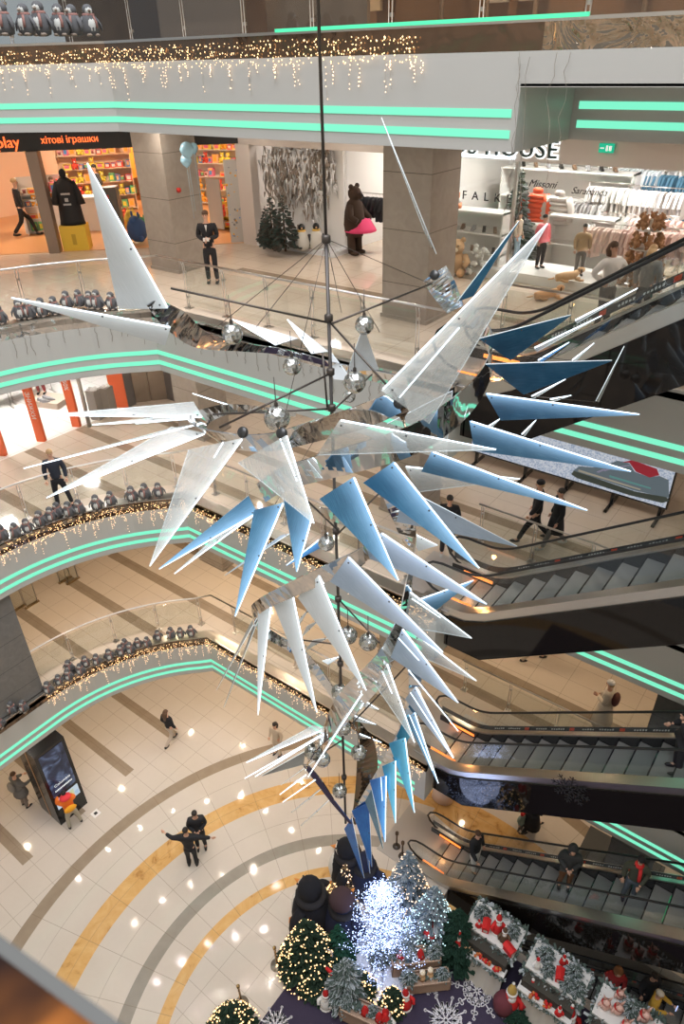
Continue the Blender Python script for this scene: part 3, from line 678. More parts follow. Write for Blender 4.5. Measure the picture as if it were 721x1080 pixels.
for i, (x, y, v, w_, h_, c_, nm) in enumerate(((612, 252, 9.6, 1.3, 1.5, [2, 0, 9], 'grey coat'), (655, 240, 7.6, 1.4, 1.35, [1, 3, 2], 'dusty pink'), (690, 236, 7.4, 1.4, 1.4, [3, 1], 'coral dress'), (716, 240, 7.6, 1.2, 1.4, [3, 5], 'edge'),
        (625, 215, 10.9, 1.3, 2.1, [0, 5], 'high white knit'), (665, 212, 10.9, 1.5, 2.2, [0, 7, 2], 'high shirt'), (705, 215, 10.9, 1.6, 2.1, [4, 0], 'high teal'), (690, 225, 9.6, 1.5, 1.9, [0, 5, 2], 'tall white'), (640, 222, 9.7, 1.1, 1.9, [5, 0, 8], 'tall cream'))):
    rack(Vector((atV(x, y, v).x, v, 15)), .04*(i % 3), w_, h_, f'clothes rack with {nm} pieces in the right clothes shop', f'the {nm} rack', c_, step=.075)
mb = MB()
for u in (8.0, 9.2): mb.box((u, 11.4, 15), (u+.35, 11.49, 18))
tag(mb.build('wooden_wall_panels', mat('light_wood', (.62, .42, .24), .5)), 'two light wooden upright panels on the clothes shop wall', 'panel')
# white shelving with shoes, teddy and cake stand in the shop front window
def white_shelf(loc, w, d, h, rows, label):
    root = thing('white_display_shelf', label, 'shelf', loc); mb = MB()
    mb.box((-w/2, 0, 0), (-w/2+.04, d, h)); mb.box((w/2-.04, 0, 0), (w/2, d, h)); mb.box((-w/2, d-.03, 0), (w/2, d, h)); mb.build('frame', SHELFW, root)
    for r in range(rows+1): MB().box((-w/2, -.02, h*r/rows-.04*(r > 0)), (w/2, d, h*r/rows+.03*(r == 0))).build('shelf_board', SHELFW, root)
    return root
def shoe_mesh(c):
    mb = MB(); mb.prism([(-.13, 0, 0), (.13, 0, 0), (.13, 0, .03), (.04, 0, .06), (-.03, 0, .1), (-.13, 0, .11)], (0, .08, 0)); return mb.mesh('shoe', c)
SHM = [shoe_mesh(m_) for m_ in (RUBBER, mat('shoe_brown', (.2, .12, .07), .5), mat('shoe_grey', (.35, .35, .36), .5))]
white_shelf((4.0, 6.9, 15), 2.3, .6, 1.45, 3, 'white shelf with shoes in the shop window right of the middle column')
white_shelf((5.4, 9.8, 15), 3.6, .6, 2.1, 3, 'white wall unit behind the window letters')
white_shelf((6.6, 8.2, 15), 1.7, .5, 1.3, 2, 'white unit with panda and shoes under the hanging jackets')
for r, (z_, v) in enumerate(((15+.51, 6.95), (15+1.0, 6.95))):
    for q in range(7):
        for dv in (0, .12):
            if dv: continue
            o = bpy.data.objects.new('shoe', SHM[(q+r) % 3]); COL.objects.link(o); o.location = (3.1+q*.3, v+dv, z_); o.rotation_euler = (0, 0, -1.2+R.uniform(-.2, .2))
            tag(o, f'shoe on the window shelf, {["lower", "upper"][r]} board, {od(q)} from the left', 'shoe', 'shoes on the window shelf')
for q in range(8):
    o = bpy.data.objects.new('shoe', SHM[q % 3]); COL.objects.link(o); o.location = (4.1+q*.36, 10.0, 15+2.12); o.rotation_euler = (0, 0, -1)
    tag(o, f'dark shoe on top of the back wall unit, {od(q)} from the left', 'shoe', 'shoes on the back wall unit')
def teddy(loc, s, rz, m_, m2, label, sit=True, name='teddy_bear', cat='plush toy'):
    root = thing(name, label, cat, loc, rz); mb = MB()
    mb.ball((0, 0, .32*s), .26*s, 12, 0, (.95, .85, 1.15)); mb.ball((0, -.03*s, .72*s), .2*s, 12, 0)
    for sx in (-1, 1):
        mb.ball((sx*.15*s, 0, .9*s), .07*s, 8, 0); mb.tube([(sx*.2*s, 0, .5*s), (sx*.32*s, -.1*s, .36*s), (sx*.28*s, -.22*s, .28*s)], [.1*s, .085*s, .08*s], 8, 0)
        mb.tube([(sx*.14*s, 0, .12*s), (sx*.2*s, -.22*s, .1*s), (sx*.22*s, -.36*s, .12*s)], [.12*s, .1*s, .1*s], 8, 0)
    mb.build('body', m_, root); MB().ball((0, -.2*s, .68*s), .09*s, 8, 0, (1, .8, .8)).build('muzzle', m2, root)
    mb = MB(); mb.ball((0, -.27*s, .71*s), .03*s, 6)
    for sx in (-1, 1): mb.ball((sx*.08*s, -.2*s, .78*s), .02*s, 6)
    mb.build('eyes_and_nose', RUBBER, root); return root
TAN = mat('teddy_tan', (.62, .38, .2), .9); CREAM = mat('teddy_cream', (.8, .68, .5), .9)
teddy(Vector((4.2, 6.45, 15)), .95, .2, TAN, CREAM, 'large tan teddy bear seated beside the middle stone column')
teddy(Vector((6.9, 8.1, 16.3-.62)), .55, 0, mat('panda_white', (.8, .8, .8), .9), RUBBER, 'black and white panda toy on the white unit')
# cake stand like stack of hat boxes
root = thing('hat_box_stack', 'orange and white banded round boxes stacked on the window shelf', 'boxes', (3.7, 7.1, 16.45))
for q in range(3): MB().lathe([(.17-.03*q, 0), (.17-.03*q, .12)], (0, 0, .12*q), 14).build('round_box', [mat('box_orange', (.75, .25, .1), .5), WALLW, mat('box_orange')][q], root)
root = thing('fir_sprig', 'little green fir sprig standing on the window shelf by the column', 'plant', (3.15, 7.1, 16.45)); conifer_mesh(.5, .28, 5, 60).build('foliage', [PINE2, BARK], root)
root = thing('white_ornaments', 'cluster of white paper ornaments beside the teddy bear', 'decoration', (4.75, 6.5, 15)); mb = MB()
for q in range(26): mb.ball((R.uniform(-.3, .3), R.uniform(-.15, .2), R.uniform(.1, .75)), R.uniform(.05, .11), 6, 0, (1, .6, .8))
mb.build('paper_balls', WALLW, root)
root = thing('info_stand', 'brown stand panel with small orange labels in the clothes shop entrance', 'stand', at(507, 268, 15), 0)
MB().cbox((0, 0, .6), (.8, .06, 1.2)).build('panel', mat('info_brown', (.45, .36, .3), .3), root)
for q in (-.2, .12): MB().cbox((q, -.035, .75), (.09, .01, .11)).build('orange_label', NEON, root)
MB().cbox((0, -.035, 1.02), (.78, .01, .25)).build('green_header', mat('info_green', (.08, .36, .2), .3), root)  # painted patch for the green reflection on the panel
conifer(at(541, 276, 15), 2.35, .62, 60, 'decorated grey-green christmas tree in the clothes shop entrance', [mat('pine_dusty', (.12, .17, .13), .8), BARK, SNOW], snow=True, n=700)
for i, (x, y, c, lab) in enumerate(((567, 203, (.85, .1, .03), 'bright orange down jacket hanging on the white wall'), (590, 206, (.62, .56, .52), 'beige down jacket hanging beside the orange one'))):
    p = atV(x, y, 8.6); mb = MB()
    for r in range(6): mb.ball((0, 0, -.08-.11*r), .3+.01*r, 12, 0, (1, .42, .23))
    for sx in (-1, 1): mb.tube([(sx*.22, 0, -.05), (sx*.36, -.02, -.3), (sx*.36, -.04, -.6)], [.1, .09, .07], 8)
    mb.ball((0, 0, .04), .15, 8, 0, (1, .6, .6)); tag(mb.build('down_jacket', mat(f'jacket_{i}', c, .5), loc=p), lab, 'jacket')
tag(MB().box((4.9, 6.6, 15), (9.2, 7.9, 15.22)).build('display_platform', WALLW), 'low white platform carrying the shop mannequins', 'platform')
# tower of small plush toys
root = thing('plush_tower', 'tiered wire tower crowded with brown plush toys near the right edge', 'display stand', at(670, 316, 15)); 
for q in range(4): MB().lathe([(.5-.07*q, 0), (.5-.07*q, .03)], (0, 0, .35+.38*q), 14).build('tray', STEEL, root)
MB().tube([(0, 0, 0), (0, 0, 1.7)], .03, 8).build('pole', STEEL, root)
bm_ = plush_mesh(0)[0].copy(); bm_.materials.clear(); bm_.materials.append(mat('plush_brown', (.33, .17, .08), .9)); bm_.materials.append(TAN)
for q in range(4):
    for a in range(8-q):
        o = bpy.data.objects.new('plush_toy', bm_); COL.objects.link(o); an = 2*PI*a/(8-q)+q; r_ = .4-.07*q
        o.location = root.location+Vector((math.cos(an)*r_, math.sin(an)*r_, .38+.38*q)); o.rotation_euler = (0, 0, an+PI/2); o.scale = (.85,)*3
        tag(o, f'brown plush toy on the tower, {od(q)} tray up, {od(a)} around', 'plush toy', 'plush toys on the tiered tower')
# upper left: shop behind the topmost balcony
mb = MB(); mb.box((-12, 7.5, 20), (22, 7.6, 23.5)); st(mb.build('wall_top_shops', mat('top_wall', (.22, .12, .065), .3)))
mb = MB(); mb.poly(top_edge(.9, right=False)+OUT[:2]+[(-16, -1.5)], 23.4, 23.6); st(mb.build('ceiling', mat('ceiling_dark', (.12, .1, .08), .6)))
for i, (u, w_, c) in enumerate(((-1, .5, (.5, .4, .3)), (1.1, .45, (.55, .42, .3)), (4.4, .5, (.5, .42, .36)), (5.2, .6, (.5, .42, .36)), (7.2, .4, (.45, .35, .28)), (9.0, .7, (.06, .12, .04)), (10.2, .3, (.5, .3, .2)), (11.6, .4, (.5, .42, .36)))):
    tag(MB().cbox((u, 7.2, 21.2), (w_, .1, 1.1)).build('poster_panel', mat(f'top_panel_{i}', c, .5)), f'{"green" if c[1] > c[0] else "beige"} panel in the shops behind the topmost balcony, {od(i)} from the left', 'panel')
for i in range(9):
    tag(MB().tube([(0, 0, 0), (0, 0, 2.6)], .05, 8).build('top_post', POST, loc=(3.4+i*1.1, 6.5, 20)), f'bronze shop front post behind the topmost balcony, {od(i)} from the left', 'post')
for i, (u, v, rz, lab) in enumerate(((-.5, 3.0, .3, 'left'), (2.2, 3.6, -.5, 'right'))):
    tag(MB().box((-1.3, -.05, 0), (1.3, .05, 2.2)).build('canted_panel', mat('canted_brown', (.2, .14, .1), .25), loc=(u, v, 20)), f'large dark brown slanted panel behind the topmost balcony, {lab} one', 'panel')
    bpy.data.objects[-1] if 0 else None
disc_light('top_shop_lamp', 0, 5, 23, 110, .3, WARM); disc_light('top_shop_lamp', 6, 5, 23, 120, .3, WARM); disc_light('top_shop_lamp', 11, 5, 23, 110, .3, WARM)
# ---------------------------------------------------------------- middle gallery white shop (level 2)
ORG = mat('banner_orange', (.86, .16, .05), .5)
def B10(x, y): return at(x, y, 10)
for i, (x, y, lab, h, tx) in enumerate(((44, 465, 'with white lettering down its length', 1.95, 'ЗНИЖКИ'), (81, 449.5, 'with white percent lettering', 1.95, '-50%'), (3, 480, 'cut by the left picture edge', 1.95, ''), (128, 429, 'widest, beside the lift', 1.95, ''))):
    p = B10(x, y); root = thing('sale_banner', f'upright orange sale banner {lab}', 'banner', p, .45)
    wd = .55 if i == 3 else .26
    MB().cbox((0, 0, h/2), (wd, .12, h)).build('panel', ORG, root); MB().cbox((0, .065, h/2), (wd+.02, .01, h+.01)).build('back_panel', WALLW, root)
    if tx:
        c = bpy.data.curves.new('lettering', 'FONT'); c.body = tx; c.size = .2; c.extrude = .004; c.materials.append(WALLW)
        o = bpy.data.objects.new('lettering', c); COL.objects.link(o); o.parent = root
        o.matrix_local = Matrix.Translation((-.06, -.068, h*.85)) @ Matrix.Rotation(PI/2, 4, 'X') @ Matrix.Rotation(-PI/2, 4, 'Z')
tag(MB().tube([(0, 0, 0), (0, 0, 3.6)], .06, 10).build('shop_pole', STEEL, loc=B10(94.5, 450)), 'slim grey metal pole between the orange banner and the grey bins', 'pole')
for i, (x, y) in enumerate(((104, 441), (117, 438))):
    root = thing('display_plinth', ['grey upright plinth with goods on top, nearer the pole', 'grey upright plinth with goods on top, nearer the wide banner'][i], 'plinth', B10(x, y), .3)
    MB().cbox((0, 0, .5), (.34, .34, 1.)).build('plinth_body', mat('plinth_grey', (.3, .27, .24), .5), root); mb = MB()
    for q in range(14): mb.ball((R.uniform(-.14, .14), R.uniform(-.14, .14), 1.03), R.uniform(.03, .06), 6)
    mb.build('goods_pile', WALLW, root)
root = thing('mannequin_platform', 'low pale platform with shoes under the dark trousered mannequin', 'platform', B10(52, 425), .35); MB().cbox((0, 0, .1), (1.3, .8, .2)).build('platform_body', WALLB, root)
for q in range(6):
    o = bpy.data.objects.new('shoe', SHM[2]); COL.objects.link(o); o.location = root.location+Vector((.05+.14*(q % 3), -.28+.2*(q//3), .2)); o.rotation_euler = (0, 0, 1)
    tag(o, f'pale shoe on the low white shop platform, {["front", "back"][q//3]} row, {od(q % 3)}', 'shoe', 'shoes on the low platform')
# lift / brown doors
mb = MB(); mb.box((-6.15, 2.9, 10), (-5.95, 3.25, 13.62)); mb.box((-5.4, 4.15, 10), (-5.0, 4.6, 13.62)); st(mb.build('trim_4', mat('dark_post', (.16, .14, .13), .4)))
root = thing('lift_doors', 'pair of brushed brown lift doors under the bend of the balcony', 'lift', (-5.75, 3.75, 10), .9)
for sx in (-.45, .45): MB().cbox((sx, 0, 1.3), (.86, .06, 2.6)).build('door_leaf', mat('lift_bronze', (.36, .30, .24), .25, .8), root)
MB().cbox((0, .06, 1.5), (2.1, .1, 3.)).build('door_frame', POST, root)
tag(MB().cbox((0, 0, 1.5), (1.0, .5, 3), rz=.9).build('dark_cabinet', mat('cabinet_brown', (.13, .1, .09), .3), loc=(-4.6, 4.8, 10)), 'tall dark brown box beside the lift doors', 'cabinet')
tag(MB().cbox((0, 0, 1.5), (.5, .4, 3), rz=.9).build('pale_panel', WALLW, loc=(-3.9, 5.1, 10)), 'tall white panel between the dark box and the stone column', 'panel')
for i, (u, c) in enumerate(((-9.5, 0), (-9.5, 1.6), (-9.8, 3.6), (-8.6, 5.6))):
    rack((u, c, 10), 1.4, 1.4, 1.35, f'clothes rack in the white shop of the middle balcony, {od(i)} from the left', f'the {od(i)} rack of the white shop', [6, 9, 4, 8])
# sensor gates and the low screens on the lowest gallery
for i, (x, y) in enumerate(((20, 642), (34, 638), (69, 612), (77, 613))):
    p = at(x, y, 5); root = thing('security_gate', f'slim clear security gate at the dark shop threshold, {od(i)} from the left', 'security gate', p, PI/2)
    MB().cbox((0, 0, .02), (.5, .1, .04)).build('foot', mat('gate_bronze', (.3, .2, .1), .3, .6), root); MB().box((-.2, -.01, .04), (.2, .01, 1.5)).build('clear_panel', GLASS, root)
    mb = MB(); mb.tube([(-.2, 0, .04), (-.2, 0, 1.5), (.2, 0, 1.5), (.2, 0, .04)], .012, 6); mb.build('frame', STEEL, root)
# ---------------------------------------------------------------- escalators
U0 = 8.4; SL = .69
def ez(u): return 0 if u < U0-.35 else (SL*(u-U0) if u > U0+.35 else SL*(u-U0+.35)**2/(4*.35))
STEP = mat('step_grey', (.20, .20, .20), .4, .2); t = NT(STEP); x_, P_ = t.obj()
t.col(t.mix(t.M('LESS_THAN', t.M('FRACT', t.M('MULTIPLY', x_[1], 55.)), .45), (.30, .30, .29), (.13, .13, .13)))
STEP2 = mat('step_light_grey', (.4, .4, .4), .45, .2); STEP2.node_tree.nodes['Principled BSDF'].inputs['Base Color'].default_value = (.27, .26, .25, 1)
PLATE = mat('landing_plate', (.46, .43, .40), .35, .45); t = NT(PLATE); x_, P_ = t.obj(); t.bump(t.M('FRACT', t.M('MULTIPLY', x_[0], 22.)), .3, .003)
ORGL = mat('orange_glow', (1, .4, .1), .4, emis=(1, .25, .05), es=1.3)
GSTEP = mat('green_step_light', (.05, .5, .2), .4, emis=(.03, .7, .22), es=.55)
TXTW = mat('strip_text', (.7, .7, .7), .5); TXTR = mat('strip_red', (.75, .08, .03), .5)
TRUSS = mat('truss_black', (.010, .008, .007), .035, 0, spec=.3)
def side_poly(pts, y0, y1, mb, mi=0): mb.prism([(p[0], y0, p[1]) for p in pts], (0, y1-y0, 0), mi)
def quads(us, zlo, zhi, y0, y1, mb, mi=0):   # slab following the slope
    for a, b in zip(us[:-1], us[1:]): mb.prism([(a, y0, zlo(a)), (b, y0, zlo(b)), (b, y0, zhi(b)), (a, y0, zhi(a))], (0, y1-y0, 0), mi)
US = [7.3, 7.7, 8.05]+[8.05+.1*i for i in range(1, 8)]+[9.5, 11, 13, 15, 17, 19]
def escalator(k, z0, label, u1=17.8, plate=True):
    us = [u for u in US if u < u1]+[u1]
    root = thing('escalator', label, 'escalator', (0, 0, z0))
    top = [] ; 
    for y, nm in ((.4, 'near'), (1.5, 'far')):
        path = [(7.62, y, .18), (7.40, y, .24), (7.20, y, .40), (7.12, y, .58), (7.20, y, .78), (7.38, y, .92), (7.6, y, .96)]+[(u, y, .96+ez(u)) for u in us[2:]]
        MB().tube(path, .028, 8).build('handrail', RUBBER, root)
        mb = MB(); loop = [(7.45, .22), (7.26, .42), (7.2, .6), (7.28, .78), (7.45, .9)]+[(u, .92+ez(u)) for u in us[2:]]+[(u, .16+ez(u)) for u in reversed(us[2:])]
        a = [p for p in loop]; n = len(us[2:])
        up = [(u, .92+ez(u)) for u in us[2:]]; dn = [(u, .16+ez(u)) for u in us[2:]]
        mb.prism([(p[0], y-.006, p[1]) for p in [(7.6, .24), (7.36, .34), (7.22, .58), (7.34, .82), (7.6, .92)]], (0, .012, 0))
        mb.prism([(7.6, y-.006, .24), (us[2], y-.006, .26), (us[2], y-.006, .92), (7.6, y-.006, .92)], (0, .012, 0))
        for i in range(n-1): mb.prism([(up[i][0], y-.006, up[i][1]), (up[i+1][0], y-.006, up[i+1][1]), (dn[i+1][0], y-.006, dn[i+1][1]), (dn[i][0], y-.006, dn[i][1])], (0, .012, 0))
        mb.build('glass_balustrade_panel', GLASS, root)
    mb = MB(); quads(us, lambda u: -.12+ez(u), lambda u: .13+ez(u), .17, .42, mb); quads(us, lambda u: .13+ez(u), lambda u: .16+ez(u), .13, .30, mb)
    mb.build('near_decking', STEEL, root)
    mb = MB(); quads(us, lambda u: .20+ez(u), lambda u: .24+ez(u), 1.46, 1.7, mb); mb.build('far_decking', STEEL, root); mb = MB(); quads(us, lambda u: -.1+ez(u), lambda u: .20+ez(u), 1.44, 1.5, mb); mb.build('black_skirt', BLACK, root)
    mb = MB(); quads(us, lambda u: .32+ez(u), lambda u: .46+ez(u), 1.515, 1.53, mb); tp = mb.build('notice_strip', mat('strip_black', (.03, .03, .035), .35), root)
    mb = MB(); u = 8.7; c = 0
    while u < u1-.3:
        w_ = .03
        if c % 15 == 14: mb.prism([(u, 1.51, .345+ez(u)), (u+.1, 1.51, .345+ez(u+.1)), (u+.1, 1.51, .435+ez(u+.1)), (u, 1.51, .435+ez(u))], (0, .004, 0), 1); u += .18
        elif c % 15 in (6, 13, 0): u += .09
        else:
            h_ = R.choice((.035, .045)); mb.prism([(u, 1.51, .37+ez(u)), (u+w_, 1.51, .37+ez(u+w_)), (u+w_, 1.51, .37+h_+ez(u+w_)), (u, 1.51, .37+h_+ez(u))], (0, .004, 0), 0); u += .05
        c += 1
    mb.build('strip_lettering', [TXTW, TXTR], tp)
    # stair band
    i = 0; u = 7.95
    while u < u1-.4:
        zt = round(max(0, SL*(u-U0+.2)), 4)
        if u < 8.25: zt = .014
        mb = MB(); mb.box((u+.03, .43, zt-.26), (u+.42, 1.43, zt)); mb.box((u, .43, zt-.26), (u+.03, 1.43, zt), 1); s_ = mb.build('step', [(STEP, STEP2)[i % 2], BLACK], root)
        if i % 4 == 2 and u > 8.6:
            g = MB(); g.box((u-.004, .6, zt-.2), (u+.002, 1.3, zt-.17)); g.build('green_gap_light', GSTEP, s_)
        u += .4; i += 1
    mb = MB(); lo = lambda u: -.9+SL*max(0, u-8.75)
    us2 = [7.95, 8.3, 8.75, 9.5, 11, 13, 15, u1]
    if z0 == 0: us2 = [8.62, 8.75, 9.5, 11, 13, 15, u1]
    quads(us2, lo, lambda u: -.10+ez(u), .14, .2, mb); quads(us2, lo, lambda u: .02+ez(u), 1.7, 1.76, mb); quads(us2, lo, lambda u: lo(u)+.06, .2, 1.7, mb)
    quads(us2, lambda u: -.7+SL*max(0, u-8.75), lambda u: -.45+ez(u), .2, 1.7, mb)
    if z0: mb.box((7.9, .14, -.9), (7.98, 1.76, -.15))
    mb.build('truss_cladding', TRUSS, root)
    if plate:
        mb = MB(); mb.box((6.3 if z0 == 0 else 6.6, .0 if z0 == 0 else .12, .002), (7.95, 1.82, .02)); mb.build('landing_plate', PLATE, root)
        mb = MB(); mb.box((7.80, .47, .02), (7.95, 1.43, .035)); mb.build('comb_plate', STEEL, root)
    for y in (.465, 1.425): MB().box((7.6, y, .07), (8.3, y+.012, .14)).build('orange_skirt_light', ORGL, root)
    l = bpy.data.lights.new('escalator_glow', 'POINT'); l.energy = 9; l.color = (1, .42, .14); l.shadow_soft_size = .05
    o = bpy.data.objects.new('escalator_glow', l); o.location = (8.0, .95, z0+.3); COL.objects.link(o)
    return root
E1 = escalator(3, 15, 'uppermost escalator rising behind the blue blades from the clothes shop balcony')
E2 = escalator(2, 10, 'empty escalator rising from the balcony with the shoe screen')
E3 = escalator(1, 5, 'escalator whose dark side mirrors the bright blue-white tree')
E4 = escalator(0, 0, 'escalator on the ground floor with three riders')
E5 = escalator(-1, -5, 'escalator coming up from the basement at the lower right corner', u1=16.4, plate=False)
def flake(mb, c, r, ax, ay, nrm, w=.02, mi=0, style=0, arms=6, rot=0.):
    """snowflake of flat bars on the plane through c spanned by ax, ay"""
    c, ax, ay, nrm = (Vector(q) for q in (c, ax, ay, nrm))
    def bar(p, q, w_):
        d = (q-p); s_ = d.cross(nrm).normalized()*w_/2
        mb.add([p-s_, p+s_, q+s_, q-s_], [(0, 1, 2, 3)], mi)
    def P(a, rr): return c+(ax*math.cos(a)+ay*math.sin(a))*rr
    def curl(p, a, rr, sg):
        pts = [p+(ax*math.cos(a)+ay*math.sin(a))*0]
        q = p; aa = a
        for i in range(9):
            n_ = q+(ax*math.cos(aa)+ay*math.sin(aa))*rr*.42; bar(q, n_, w*.8); q = n_; aa += sg*.62
    for k in range(arms):
        a = 2*PI*k/arms+rot; bar(c, P(a, r), w)
        if style == 0:
            for f in (.35, .55, .78):
                for sg in (-1, 1):
                    p = P(a, r*f); L = r*(.36-.22*f)*1.1; bar(p, p+(ax*math.cos(a+sg*.9)+ay*math.sin(a+sg*.9))*L, w*.85)
        elif style == 1:
            for sg in (-1, 1):
                curl(P(a, r*.45), a+sg*.35, r*.16, sg); curl(P(a, r*.8), a+sg*.3, r*.09, sg)
                bar(P(a, r*.2), P(a+sg*.32, r*.42), w); bar(P(a+sg*.32, r*.42), P(a, r*.52), w)
            curl(P(a, r*.98), a+PI/2, r*.07, -1)
        else:
            for sg in (-1, 1):
                bar(P(a+sg*.52, r*.3), P(a+sg*.22, r*.8), w*1.6); bar(P(a+sg*.22, r*.8), P(a+sg*.1, r*.4), w*1.3)
            curl(P(a, r), a+PI/2, r*.08, -1); bar(P(a, r*.55), P(a+.3, r*.75), w)
PRT = mat('print_dim', (.035, .035, .038), .35)
mb = MB(); q = atV(601, 833, .13); flake(mb, q-Vector((0, 0, 5)), .42, (1, 0, 0), (0, 0, 1), (0, 1, 0), .03, 0, 0, 8)
q = atV(560, 812, .13)
mb.build('snowflake_print', PRT, E3)
# ---------------------------------------------------------------- screens
root = thing('advertising_screen', 'wide low screen showing a grey running shoe on the middle balcony', 'screen', (0, 0, 10))
x0, x1 = 5.2, 10.55; V_ = 6.1
MB().box((x0, V_, .35), (x1, V_+.12, 1.45)).build('screen_housing', BLACK, root)
SCR = mat('screen_image', (.1, .12, .15), .3); t = NT(SCR); x_, P_ = t.pos()
im = t.ramp(t.noise(P_, 26, 5), ((.35, (.35, .45, .62)), (.5, (.72, .80, .95)), (.7, (1, 1, 1))))
t.col((0, 0, 0, 1)); t.put(t.b.inputs['Emission Color'], im); t.b.inputs['Emission Strength'].default_value = .62
MB().box((x0+.04, V_-.012, .4), (x1-.04, V_, 1.41)).build('lit_image', SCR, root)
def lit(n, c, s_=.6): return mat(n, (0, 0, 0), .4, emis=c, es=s_)
mb = MB(); sx = 9.3
def shp(pts, mi, dy): mb.prism([(sx+p[0]*1.12, V_-dy, .52+p[1]*.92) for p in pts], (0, .006, 0), mi)
shp([(-1.05, .05), (-.9, -.02), (.3, -.06), (1.0, .0), (1.12, .12), (1.05, .2), (.4, .1), (-.3, .14), (-1., .18)], 1, .022)
shp([(-1.02, .16), (-.9, .36), (-.6, .44), (-.35, .62), (-.1, .84), (.15, .86), (.3, .66), (.62, .62), (.8, .74), (1.0, .7), (1.06, .4), (1.1, .2), (.4, .12), (-.3, .15)], 0, .02)
shp([(.0, .84), (.15, .88), (.32, .68), (.62, .62), (.8, .76), (.72, .92), (.2, .98)], 2, .024)
for q in range(5): shp([(-.5+.13*q, .34+.1*q), (-.44+.13*q, .34+.1*q), (-.3+.13*q, .5+.08*q), (-.36+.13*q, .5+.08*q)], 3, .026)
shp([(-.9, .2), (.5, .18), (.5, .22), (-.9, .26)], 4, .026); shp([(-.2, .3), (.7, .3), (.7, .34), (-.2, .36)], 5, .026)
mb.build('shoe_picture', [lit('shoe_body', (.17, .22, .25)), lit('shoe_sole', (.06, .075, .06)), lit('shoe_inner', (.45, .03, .05)), lit('shoe_lace', (.35, .33, .45)), lit('shoe_line', (.5, .45, .35)), lit('shoe_teal', (.15, .38, .36))], root)
for u in (5.4, 6.87, 8.04, 9.24, 10.4):
    mb = MB(); mb.box((u-.04, V_+.02, .0), (u+.04, V_+.1, .4)); mb.box((u-.04, V_-.4, 0), (u+.04, V_+.5, .05)); mb.build('foot', BLACK, root)
# kiosk on the ground floor: faces +x
root = thing('information_kiosk', 'tall black double-sided kiosk with a lit advert and map screen', 'kiosk', (-2.0, -4.66, 0))
MB().box((-1.05, -.5, 0), (0, .47, 3.2)).build('kiosk_body', mat('kiosk_black', (.012, .012, .013), .2), root)
MB().box((-.55, -.512, .05), (-.5, -.5, 3.15)).build('side_trim', mat('kiosk_trim', (.5, .3, .15), .3, .8), root)
AD = mat('advert_image', (0, 0, 0), .25); t = NT(AD); x_, P_ = t.pos()
t.put(t.b.inputs['Emission Color'], t.ramp(t.noise(P_, 2.2, 5, 1.), ((.3, (.008, .012, .03)), (.5, (.035, .05, .10)), (.62, (.12, .17, .30)), (.8, (.4, .45, .55))))); t.b.inputs['Emission Strength'].default_value = .7
MB().box((.0, -.40, 1.25), (.012, .37, 3.08)).build('advert_screen', AD, root)
MB().box((.0, -.40, .68), (.012, .37, 1.12)).build('map_screen', lit('map_white', (.62, .72, .82), .85), root)
mb = MB()
for (a, b, c, d, mi) in ((-.3, .72, -.05, .98, 0), (.0, .8, .2, 1.06, 1), (.22, .74, .34, .9, 0), (-.38, 1.0, -.2, 1.08, 0)): mb.box((.012, a, b), (.016, c, d), mi)
mb.build('map_blocks', [lit('map_blue', (.45, .62, .8), .8), lit('map_yellow', (.7, .75, .45), .8)], root)
c = bpy.data.curves.new('advert_lettering', 'FONT'); c.body = 'Columbia'; c.size = .14; c.extrude = .002; c.materials.append(lit('advert_white', (1, 1, 1), 1.))
o = bpy.data.objects.new('advert_lettering', c); COL.objects.link(o); o.parent = root; o.matrix_local = Matrix.Translation((.014, -.28, 1.62)) @ Matrix.Rotation(PI/2, 4, 'Z') @ Matrix.Rotation(PI/2, 4, 'X')
mb = MB()
for i in range(13): mb.box((.012, -.3+i*.045, 1.42), (.016, -.27+i*.045, 1.48))
mb.build('advert_small_print', lit('advert_white', (1, 1, 1)), root)
tag(MB().box((-.12, -.12, 0), (.12, .12, .012)).box((-.05, -.05, .012), (.05, .05, .02), 1).build('floor_socket', [WALLW, RUBBER], loc=at(101, 858, 0)), 'small square floor hatch beside the kiosk', 'floor hatch')
tag(MB().box((-1.1, -1.1, 0), (1.1, .35, .015)).build('entrance_mat', mat('mat_grey', (.09, .09, .09), .9), loc=(12.2, 4.1, 0)), 'dark grey mat on the ground floor beyond the escalator', 'mat')
# ---------------------------------------------------------------- people
SKIN = mat('skin', (.62, .36, .25), .5); HAIRB = mat('hair_black', (.018, .013, .010), .6); HAIRN = mat('hair_brown', (.10, .05, .025), .6); HAIRL = mat('hair_fair', (.45, .30, .15), .6)
def cl(n, c=(.5, .5, .5), r=.8): return mat('fabric_'+n, c, r)
SKN = []
def skin_obj(name, V, E, m_, parent, sub=1):
    ks = list(V); me = bpy.data.meshes.new(name); me.from_pydata([V[k_][0] for k_ in ks], [(ks.index(a), ks.index(b)) for a, b in E], [])
    me.materials.append(m_); o = bpy.data.objects.new(name, me); COL.objects.link(o); o.parent = parent
    sk = o.modifiers.new('skin', 'SKIN'); sk.use_smooth_shade = True
    for i, k_ in enumerate(ks):
        r_ = V[k_][1]; me.skin_vertices[0].data[i].radius = r_ if isinstance(r_, tuple) else (r_, r_)
    me.skin_vertices[0].data[0].use_root = True
    ss = o.modifiers.new('sub', 'SUBSURF'); ss.levels = sub; ss.render_levels = sub; SKN.append(o); return o
